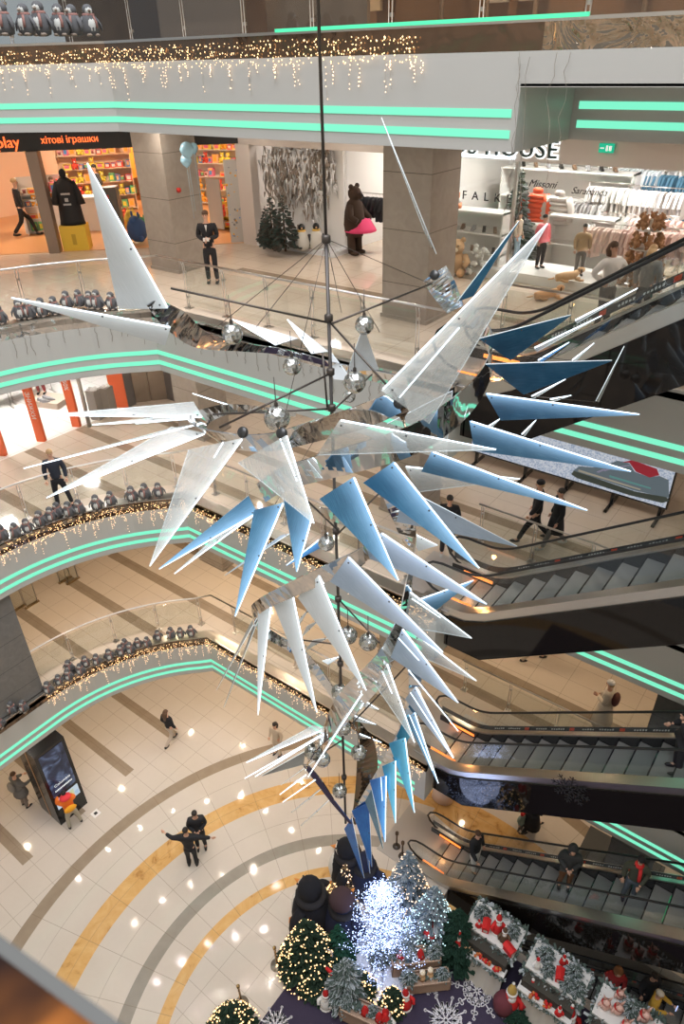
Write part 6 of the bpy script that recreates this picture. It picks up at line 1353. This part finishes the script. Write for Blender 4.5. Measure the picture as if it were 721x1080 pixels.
# giant penguins
def big_penguin(px, py, s, rz, label, hat=None, m_=None):
    m_ = m_ or mat('penguin_fur_black', (.008, .008, .012), .95)
    root = thing('giant_penguin', label, 'penguin figure', at(px, py, 0), rz); root.scale = (s,)*3
    mb = MB(); mb.lathe([(.2, 0), (.36, .05), (.44, .3), (.45, .6), (.4, .95), (.3, 1.2), (.22, 1.32), (.1, 1.4)], n=20); mb.ball((0, -.03, 1.45), .26, 14)
    mb.build('body', m_, root)
    mb = MB(); mb.ball((0, -.19, .62), .33, 14, 0, (.95, .95, 1.6)); mb.ball((0, -.13, 1.42), .19, 10, 0, (1, 1, 1.05)); mb.build('belly', mat('penguin_fur_white', (.72, .7, .66), .95), root)
    mb = MB()
    for sx in (-1, 1): MB().tube([(sx*.33, 0, 1.12), (sx*.52, -.08, .85), (sx*.56, -.16, .55)], [.12, .14, .06], 10, flat=.5).build('wing', m_, root)
    MB().lathe([(.07, 0), (.05, .08), (.001, .2)], (0, -.24, 1.42), 10, M=Matrix.Rotation(PI/2, 4, 'X')).build('beak', mat('beak_orange', (.7, .25, .05), .6), root)
    mb = MB()
    for sx in (-1, 1): MB().ball((sx*.2, -.3, .05), .17, 8, 0, (.8, 1.4, .4)).build('foot', mat('beak_orange'), root)
    mb = MB()
    for sx in (-1, 1): mb.ball((sx*.1, -.27, 1.52), .025, 6)
    mb.build('eyes', RUBBER, root)
    MB().lathe([(.27, 0), (.33, .04), (.33, .12), (.26, .16)], (0, -.01, 1.16), 16).build('scarf', mat('scarf_dark', (.02, .018, .02), .9), root)
    if hat: MB().lathe([(.27, 0), (.3, .04), (.26, .14), (.17, .26), (.05, .3)], (0, 0, 1.5), 14).build('hat', hat, root)
big_penguin(331, 976, 1.25, CAM_RZ-2.2, 'giant black plush penguin nearest the queue post, back turned')
big_penguin(362, 986, 1.15, CAM_RZ+2.4, 'giant dark penguin with a dark knitted hat beside the brilliant tree', mat('hat_plum', (.05, .025, .03), .9), mat('penguin_fur_navy', (.01, .014, .04), .95))
big_penguin(368, 930, 1.15, CAM_RZ-1.8, 'giant black penguin raising a wing behind, under the sculpture tip')
big_penguin(385, 940, 1.0, CAM_RZ+2.8, 'giant navy penguin in shadow left of the brilliant tree', None, mat('penguin_fur_navy'))
root = thing('queue_post', 'slim brass queue post with round foot on the tiled floor', 'queue post', at(292, 1018, 0))
MB().lathe([(.17, 0), (.17, .02), (.06, .05), (.03, .08)], n=18).build('foot', STEEL, root); MB().lathe([(.028, .05), (.028, .85), (.045, .87), (.045, .93), (.02, .97)], n=12).build('pole', mat('brass', (.5, .33, .14), .25, .9), root)
root = thing('queue_post', 'dark-topped queue post behind the tree at the bottom edge', 'queue post', at(252, 1062, 0)+Vector((0, .1, 0)))
MB().lathe([(.17, 0), (.17, .02), (.06, .05), (.03, .08)], n=18).build('foot', STEEL, root); MB().lathe([(.028, .05), (.028, .85), (.045, .87), (.045, .93), (.02, .97)], n=12).build('pole', mat('brass'), root)
for i, (x, y) in enumerate(((418, 893), (424, 903))):
    root = thing('queue_post', f'short dark brown post near the escalator plate, {["left", "right"][i]} one', 'queue post', at(x, y, 0)); MB().lathe([(.12, 0), (.12, .02), (.025, .06)], n=14).build('foot', DKM, root); MB().lathe([(.025, .05), (.025, .6), (.05, .63), (.05, .72), (.02, .75)], n=10).build('pole', BARK, root)
# gnomes / santas
SR = mat('santa_red', (.62, .02, .02), .8); SW = mat('santa_white', (.8, .78, .75), .9)
def santa(loc, s, rz, label, coat=SR, hatm=None, kind='santa_doll', cat='doll', stripe=False):
    root = thing(kind, label, cat, loc, rz); root.scale = (s,)*3
    MB().lathe([(.14, 0), (.17, .08), (.16, .25), (.11, .42), (.07, .47)], n=14).build('coat', coat, root)
    MB().ball((0, -.02, .53), .085, 10).build('head', SKIN, root)
    mb = MB(); mb.ball((0, -.07, .47), .075, 8, 0, (1, .7, 1.3)); mb.lathe([(.17, .0), (.19, .02), (.18, .06)], (0, 0, .0), 14); mb.lathe([(.09, 0), (.105, .02), (.09, .05)], (0, 0, .57), 12); mb.build('beard_and_trim', SW, root)
    MB().lathe([(.09, .0), (.075, .08), (.045, .18), (.012, .28)], (0, .01, .6), 12).build('pointed_hat', hatm or SR, root); MB().ball((0, .01, .89), .03, 6).build('pompom', SW, root)
    mb = MB()
    for sx in (-1, 1): mb.tube([(sx*.1, 0, .4), (sx*.19, -.06, .3), (sx*.16, -.14, .24)], [.045, .045, .04], 8)
    mb.build('arms', coat, root)
    if stripe: MB().lathe([(.172, .12), (.178, .13), (.174, .18), (.165, .19)], n=14).build('stripe', SW, root)
    return root
def santa_tree(): pass
SMALL = conifer_mesh(.42, .17, 77, 150, 1., True).mesh('foliage', [PINEG, BARK, SNOW])
def small_tree(loc, s, label):
    root = thing('flocked_tree', label, 'small tree', loc); o = bpy.data.objects.new('foliage', SMALL); COL.objects.link(o); o.parent = root; o.scale = (s,)*3; return root
def garland(root, x0, x1, y, z, r, name='garland', sd=1, sag=.0):
    rnd = random.Random(sd); mb = MB(); n = int(abs(x1-x0)/.022)
    for i in range(n*3):
        f = rnd.random(); p = Vector((x0+(x1-x0)*f, y, z-sag*math.sin(PI*f))); d = Vector((rnd.uniform(-1, 1), rnd.uniform(-1, 1), rnd.uniform(-1, 1))).normalized(); q = p+d*r*rnd.uniform(.7, 1.2); s_ = d.orthogonal().normalized()*r*.22
        mb.add([p-s_, p+s_, q+s_*.8, q-s_*.8], [(0, 1, 2, 3)], 2 if rnd.random() < .28 else 0)
    return mb.build(name, [PINEG, BARK, SNOW], root)
CLOTH = mat('stall_cloth', (.50, .46, .40), .9)
def stall(u0, u1, label, no, toys):
    root = thing('gift_stall', label, 'stall', (u0, -1.2, 0)); w_ = u1-u0
    mb = MB(); mb.box((0, .0, .0), (w_, .95, 1.12)); mb.build('stall_box', mat('stall_wood', (.05, .045, .035), .8), root)
    mb = MB(); mb.box((-.06, .28, 1.12), (w_+.06, 1.04, 1.2)); rr = MB(); mb.build('snowy_top', mat('snowy_top_m', (.74, .72, .69), .9), root)
    mb = MB(); mb.box((-.04, -.12, .76), (w_+.04, .1, .84)); mb.build('front_shelf', SW, root)
    mb = MB(); n = 14; vs = []; 
    for i in range(n+1):
        x = w_*i/n; wv = .035*math.sin(i*2.2); vs += [(x, -.06+wv*.3, .8), (x*1.04-.02*w_, -.16+wv, .35), (x*1.1-.05*w_, -.32+wv*1.5, .02)]
    mb.add(vs, [(3*i+j, 3*i+3+j, 3*i+4+j, 3*i+1+j) for i in range(n) for j in range(2)], 0, True); mb.add([Vector(v)+Vector((0, .01, 0)) for v in vs], [(3*i+1+j, 3*i+4+j, 3*i+3+j, 3*i+j) for i in range(n) for j in range(2)], 0, True)
    mb.build('draped_cloth', CLOTH, root)
    garland(root, -.08, w_+.08, .24, 1.06, .17, 'front_garland', no*3); garland(root, -.08, w_+.08, 1.06, 1.16, .15, 'back_garland', no*3+1); garland(root, -.05, w_+.05, -.12, .74, .1, 'lower_garland', no*3+2)
    for sx in (-.04, w_+.04):
        g = garland(root, -.0, .75, 0, 0, .12, 'side_garland', no+5); g.rotation_euler = (0, 0, PI/2); g.location = (sx, .25, 1.12)
    for kind, x, y, z, s, a, lab in toys:
        p = Vector((u0+x*w_, -1.2+y, z)); L_ = lab+[' of the first stall', ' of the middle stall', ' of the last stall'][no-1]
        if kind == 's': santa(p, s, a, L_)
        elif kind == 'st': santa(p, s, a, L_, stripe=True)
        elif kind == 'w': santa(p, s, a, L_, SW)
        elif kind == 'g': santa(p, s, a, L_, mat('gnome_brown', (.12, .07, .04), .9), mat('gnome_brown'), 'gnome_doll')
        elif kind == 't': small_tree(p, s, L_)
        elif kind == 'c':
            r2 = thing('toy_letterbox', L_, 'toy', p, a); MB().cbox((0, 0, .1), (.17, .26, .2)).build('red_body', SR, r2); MB().prism([(-.1, -.15, .2), (.1, -.15, .2), (0, -.15, .27)], (0, .3, 0)).build('roof', SR, r2); MB().cbox((0, -.135, .09), (.1, .01, .08)).build('window_pane', mat('pane_pale', (.5, .45, .4), .4), r2)
        elif kind == 'p':
            r2 = thing('pig_doll', L_, 'doll', p, a); mb = MB(); mb.ball((0, 0, .1), .09, 10, 0, (1, 1, 1.2)); mb.ball((0, -.03, .24), .065, 8); mb.lathe([(.03, .0), (.001, .17)], (.03, 0, .28), 8, M=Matrix.Rotation(.3, 4, 'Y')); mb.lathe([(.03, .0), (.001, .17)], (-.03, 0, .28), 8, M=Matrix.Rotation(-.3, 4, 'Y'))
            for sx in (-1, 1): mb.tube([(sx*.06, 0, .16), (sx*.12, -.05, .1)], [.03, .02], 6)
            mb.build('body', mat('pig_pink', (.72, .45, .38), .7), r2); r2.scale = (s,)*3; MB().lathe([(.06, 0), (.08, .02), (.06, .05)], (0, 0, .17), 10).build('scarf', SR, r2)
        elif kind == 'b':
            r2 = thing('ornament_bunch', L_, 'decoration', p, a); mb = MB()
            for q in range(9): mb.ball((R.uniform(-.1, .1), R.uniform(-.06, .06), R.uniform(.02, .12)), R.uniform(.03, .05), 8, q % 2)
            mb.build('baubles', [SR, mat('bauble_orange', (.6, .18, .05), .5)], r2)
        elif kind == 'wr':
            r2 = thing('pine_wreath', L_, 'wreath', p, a); mb = MB()
            for q in range(90): an = q*.07; mb.octa((math.cos(an)*.09+R.uniform(-.03, .03), R.uniform(-.02, .02), .12+math.sin(an)*.09+R.uniform(-.03, .03)), .022, q % 3)
            mb.build('wreath_ring', [PINEG, TAN, PINE], r2)
stall(9.72, 10.92, 'first snow-topped gift stall with red and white santas beside the dark firs', 1, [
    ('t', .16, .72, 1.2, 1.25, 0, 'flocked little tree at the left end of the top'), ('s', .2, .42, 1.2, .42, .5, 'little red doll at the left end of the top'), ('c', .34, .5, 1.2, .8, .3, 'red boxy toy left of the tall santa'),
    ('s', .55, .62, 1.2, .9, .6, 'tall red santa with white skirt in the middle of the top'), ('g', .74, .5, 1.2, .72, .4, 'brown-hatted gnome right of the tall santa'), ('c', .93, .34, 1.2, .9, 1.2, 'red sledge toy at the right front corner of the top'), ('t', .84, .78, 1.2, 1.1, 0, 'flocked little tree at the right end of the top'),
    ('st', -.02, -.1, .84, .75, .4, 'striped red and white santa at the left of the lower shelf'), ('wr', .2, -.1, .84, 1, .5, 'small wreath on the lower shelf'), ('b', .42, -.06, .84, 1, .5, 'red and orange bauble bunch in the middle of the lower shelf'), ('b', .62, -.06, .84, 1, .5, 'red bauble bunch right of centre on the lower shelf'), ('b', .84, -.06, .84, 1.2, .5, 'bright bauble bunch at the right of the lower shelf')])
stall(11.35, 12.6, 'middle snow-topped gift stall with red toy house and flocked trees', 2, [
    ('t', .2, .72, 1.2, 1.35, 0, 'taller flocked tree at the left of the top'), ('t', .34, .48, 1.2, 1.05, 0, 'flocked tree next to the small white santa'), ('w', .14, .42, 1.2, .55, .5, 'small white-coated santa at the left of the top'),
    ('c', .56, .52, 1.2, 1., .3, 'red toy house in the middle of the top'), ('s', .52, .86, 1.2, .5, .6, 'little dark red santa behind the toy house'), ('t', .76, .76, 1.2, 1.3, 0, 'flocked tree at the back right of the top'), ('t', .74, .44, 1.2, 1.1, 0, 'flocked tree right of the toy house'), ('t', .92, .5, 1.2, 1.2, 0, 'flocked tree at the right end of the top'),
    ('b', .3, -.06, .84, 1, .5, 'brownish bauble bunch left on the lower shelf'), ('b', .55, -.06, .84, 1, .5, 'bauble bunch in the middle of the lower shelf'), ('s', .78, -.06, .84, .5, .5, 'small red santa on the lower shelf')])
stall(13.0, 14.3, 'last gift stall with pink-eared pig dolls at the bottom edge', 3, [
    ('p', .1, .55, 1.2, 1.3, .3, 'pink pig doll with pointed ears, left one'), ('p', .3, .62, 1.2, 1.3, .6, 'pink pig doll with pointed ears, second'), ('p', .25, .95, 1.2, 1.1, .6, 'small pink pig doll at the back'), ('p', .5, .4, 1.2, 1.3, .4, 'pink pig doll in the front middle'), ('p', .7, .82, 1.2, 1.4, .7, 'pale pig doll lying back on the right'),
    ('t', .48, .8, 1.2, 1.3, 0, 'flocked bush between the pig dolls'), ('t', .8, .5, 1.2, 1.2, 0, 'flocked bush right of the pig dolls'), ('p', .92, .7, 1.2, 1.2, .5, 'pink pig doll at the right end')])
for i, (x, y, st_, lab) in enumerate(((536, 1062, 0, 'gold-capped santa in red and white standing in front of the first stall'), (556, 1058, 1, 'red and white santa leaning between the first two stalls'), (596, 1085, 1, 'red and white patterned santa in front of the middle stall'), (486, 1010, 1, 'white bearded santa at the left corner of the first stall'))):
    santa(at(x, y, 0), 1.35 if i < 3 else 1.1, CAM_RZ+.2*i, lab, SR if i % 2 == 0 else mat('deep_red', (.42, .02, .03), .8), mat('hat_gold', (.6, .4, .1), .5) if i == 0 else None, stripe=True)
tag(MB().lathe([(.1, 0), (.24, .05), (.27, .3), (.2, .52), (.1, .58), (.04, .6)], n=16).build('wine_sack', mat('sack_wine', (.14, .03, .04), .9), loc=at(530, 1063, 0)), 'wine red gift sack at the foot of the first stall', 'sack')
conifer(at(546, 1078, 0), .5, .32, 31, 'low dark green bush in front of the first two stalls', [mat('pine_dark'), BARK, SNOW], None, n=220)
# wooden planters with gifts
def planter(px, py, w_, d_, h_, rz, label, toys, where):
    loc = at(px, py, 0); root = thing('wooden_planter', label, 'planter', loc, rz); M_ = Matrix.Rotation(rz, 3, 'Z'); wd = mat('crate_wood', (.40, .27, .19), .7)
    t_ = .03
    for (a, b, nm) in (((-w_/2, -d_/2, .08), (w_/2, -d_/2+t_, h_), 'front_board'), ((-w_/2, d_/2-t_, .08), (w_/2, d_/2, h_), 'back_board'), ((-w_/2, -d_/2, .08), (-w_/2+t_, d_/2, h_), 'end_board'), ((w_/2-t_, -d_/2, .08), (w_/2, d_/2, h_), 'end_board'), ((-w_/2, -d_/2, h_-.12), (w_/2, d_/2, h_-.08), 'fill_board')):
        MB().box(a, b).build(nm, wd, root)
    for sx in (-1, 1):
        for sy in (-1, 1): MB().cbox((sx*(w_/2-.05), sy*(d_/2-.05), .04), (.06, .06, .08)).build('foot', wd, root)
    garland(root, -w_/2, w_/2, 0, h_, .12, 'greenery', int(px))
    for kind, x, y, s, lab in toys:
        p = loc+M_ @ Vector((x*w_, y*d_, h_-.08))
        if kind == 's': santa(p, s, CAM_RZ+x, lab+where)
        elif kind == 't': small_tree(p, s, lab+where)
        elif kind == 'g':
            r2 = thing('red_felt_hat', lab+where, 'hat', p, CAM_RZ); MB().lathe([(.12, 0), (.09, .1), (.05, .24), (.01, .36)], n=12).build('felt_cone', SR, r2)
        elif kind == 'd':
            r2 = thing('beige_doll', lab+where, 'doll', p, CAM_RZ); mb = MB(); mb.lathe([(.08, 0), (.09, .1), (.05, .2)], n=10); mb.ball((0, 0, .27), .075, 10); mb.build('body', TAN, r2); MB().ball((0, .01, .3), .078, 8, 0, (1, 1, .8)).build('hair', CREAM, r2)
planter(437, 1022, 1.25, .42, .75, .75, 'long pale wooden planter stepping up beside the frosted trees', [('s', -.3, 0, .5, 'small red santa'), ('s', -.1, .1, .45, 'second small red santa'), ('g', .1, 0, .6, 'red felt hat'), ('t', .4, 0, 1.2, 'flocked little tree'), ('t', -.45, .2, .9, 'small dark sprig')], ' in the long planter beside the brilliant tree')
planter(449, 1040, 1.15, .36, .5, .75, 'lower wooden planter with beige dolls in front of the long one', [('d', -.1, 0, 1, 'beige doll, left of two,'), ('d', .08, .1, 1, 'beige doll, right of two,'), ('t', -.4, 0, 1.2, 'flocked sprig'), ('t', .35, .0, 1, 'dark sprig')], ' in the lower planter facing the carpet')
planter(385, 1078, 1.2, .42, .62, .25, 'wooden planter with red felt hats at the bottom of the display', [('g', .3, 0, 1., 'tallest red felt hat'), ('g', .42, .1, 1., 'right red felt hat'), ('g', 0, 0, .7, 'small slumped red felt hat'), ('t', -.4, 0, 1.1, 'round dark bush, left of two,'), ('t', .15, .2, .8, 'round dark bush, right of two,')], ' in the planter nearest the camera')
santa(at(406, 1082, 0), 1.1, CAM_RZ, 'white bearded santa standing at the corner of the felt hat planter', SW, SR)
santa(at(427, 1060, 0), 1.0, CAM_RZ+.3, 'red gnome with pointed hat leaning on the lower planter')
santa(at(344, 1060, 0), .95, CAM_RZ-.3, 'small white and red figure under the flocked tree', SW, SR)
root = thing('red_letterbox', 'bright red letterbox on a post beside the dark firs', 'letterbox', at(454, 1002, 0), CAM_RZ+.8); MB().tube([(0, 0, 0), (0, 0, .9)], .03, 8).build('post', BARK, root)
mb = MB(); mb.tube([(-.2, 0, 1.0), (.2, 0, 1.0)], .15, 14); mb.build('box_body', SR, root); MB().cbox((.0, -.155, 1.02), (.2, .01, .05)).build('flap', mat('deep_red'), root)
root = thing('red_bow', 'red ribbon bow on the snow-flocked tree', 'bow', at(351, 1027, .75)); mb = MB(); mb.ball((-.12, 0, 0), .1, 8, 0, (1.4, .5, .7)); mb.ball((.12, 0, 0), .1, 8, 0, (1.4, .5, .7)); mb.ball((0, -.03, 0), .05, 6); mb.build('loops', SR, root)
for i, (x, y, z) in enumerate(((327, 995, 1.1), (344, 1005, .9))):
    tag(MB().cbox((0, 0, 0), (.16, .012, .22)).build('price_card', WALLW, loc=at(x+4, y, z)), ['small white card hanging on the warm-lit tree', 'small white card between the bright fir and the flocked tree'][i], 'card')
root = thing('snow_globe_ball', 'big cream ball under the flocked tree', 'ball', at(357, 1063, .14)); MB().ball((0, 0, 0), .15, 14).build('ball_body', CREAM, root); MB().lathe([(.03, .14), (.03, .18)], n=8).build('cap', STEEL, root)
# lit firs mirrored by the escalator side, standing on the lowest gallery near the camera side are real trees
# ---------------------------------------------------------------- turn the grown bodies into plain meshes
bpy.context.view_layer.update()
dg = bpy.context.evaluated_depsgraph_get()
new = [(o, bpy.data.meshes.new_from_object(o.evaluated_get(dg))) for o in SKN]
for o, me in new:
    o.modifiers.clear(); mt_ = o.data.materials[0]; o.data = me
    if not me.materials: me.materials.append(mt_)
    me.polygons.foreach_set('use_smooth', [True]*len(me.polygons))

for c_ in [o for o in bpy.data.objects if o.type == 'FONT']:
    me = bpy.data.meshes.new_from_object(c_.evaluated_get(dg)); n_ = c_.name; c_.name = 'old'
    o = bpy.data.objects.new(n_, me); COL.objects.link(o); o.parent = c_.parent; o.matrix_parent_inverse = c_.matrix_parent_inverse; o.matrix_basis = c_.matrix_basis
    for k_ in c_.keys():
        if k_ in ('label', 'category', 'group', 'kind'): o[k_] = c_[k_]
    bpy.data.objects.remove(c_)
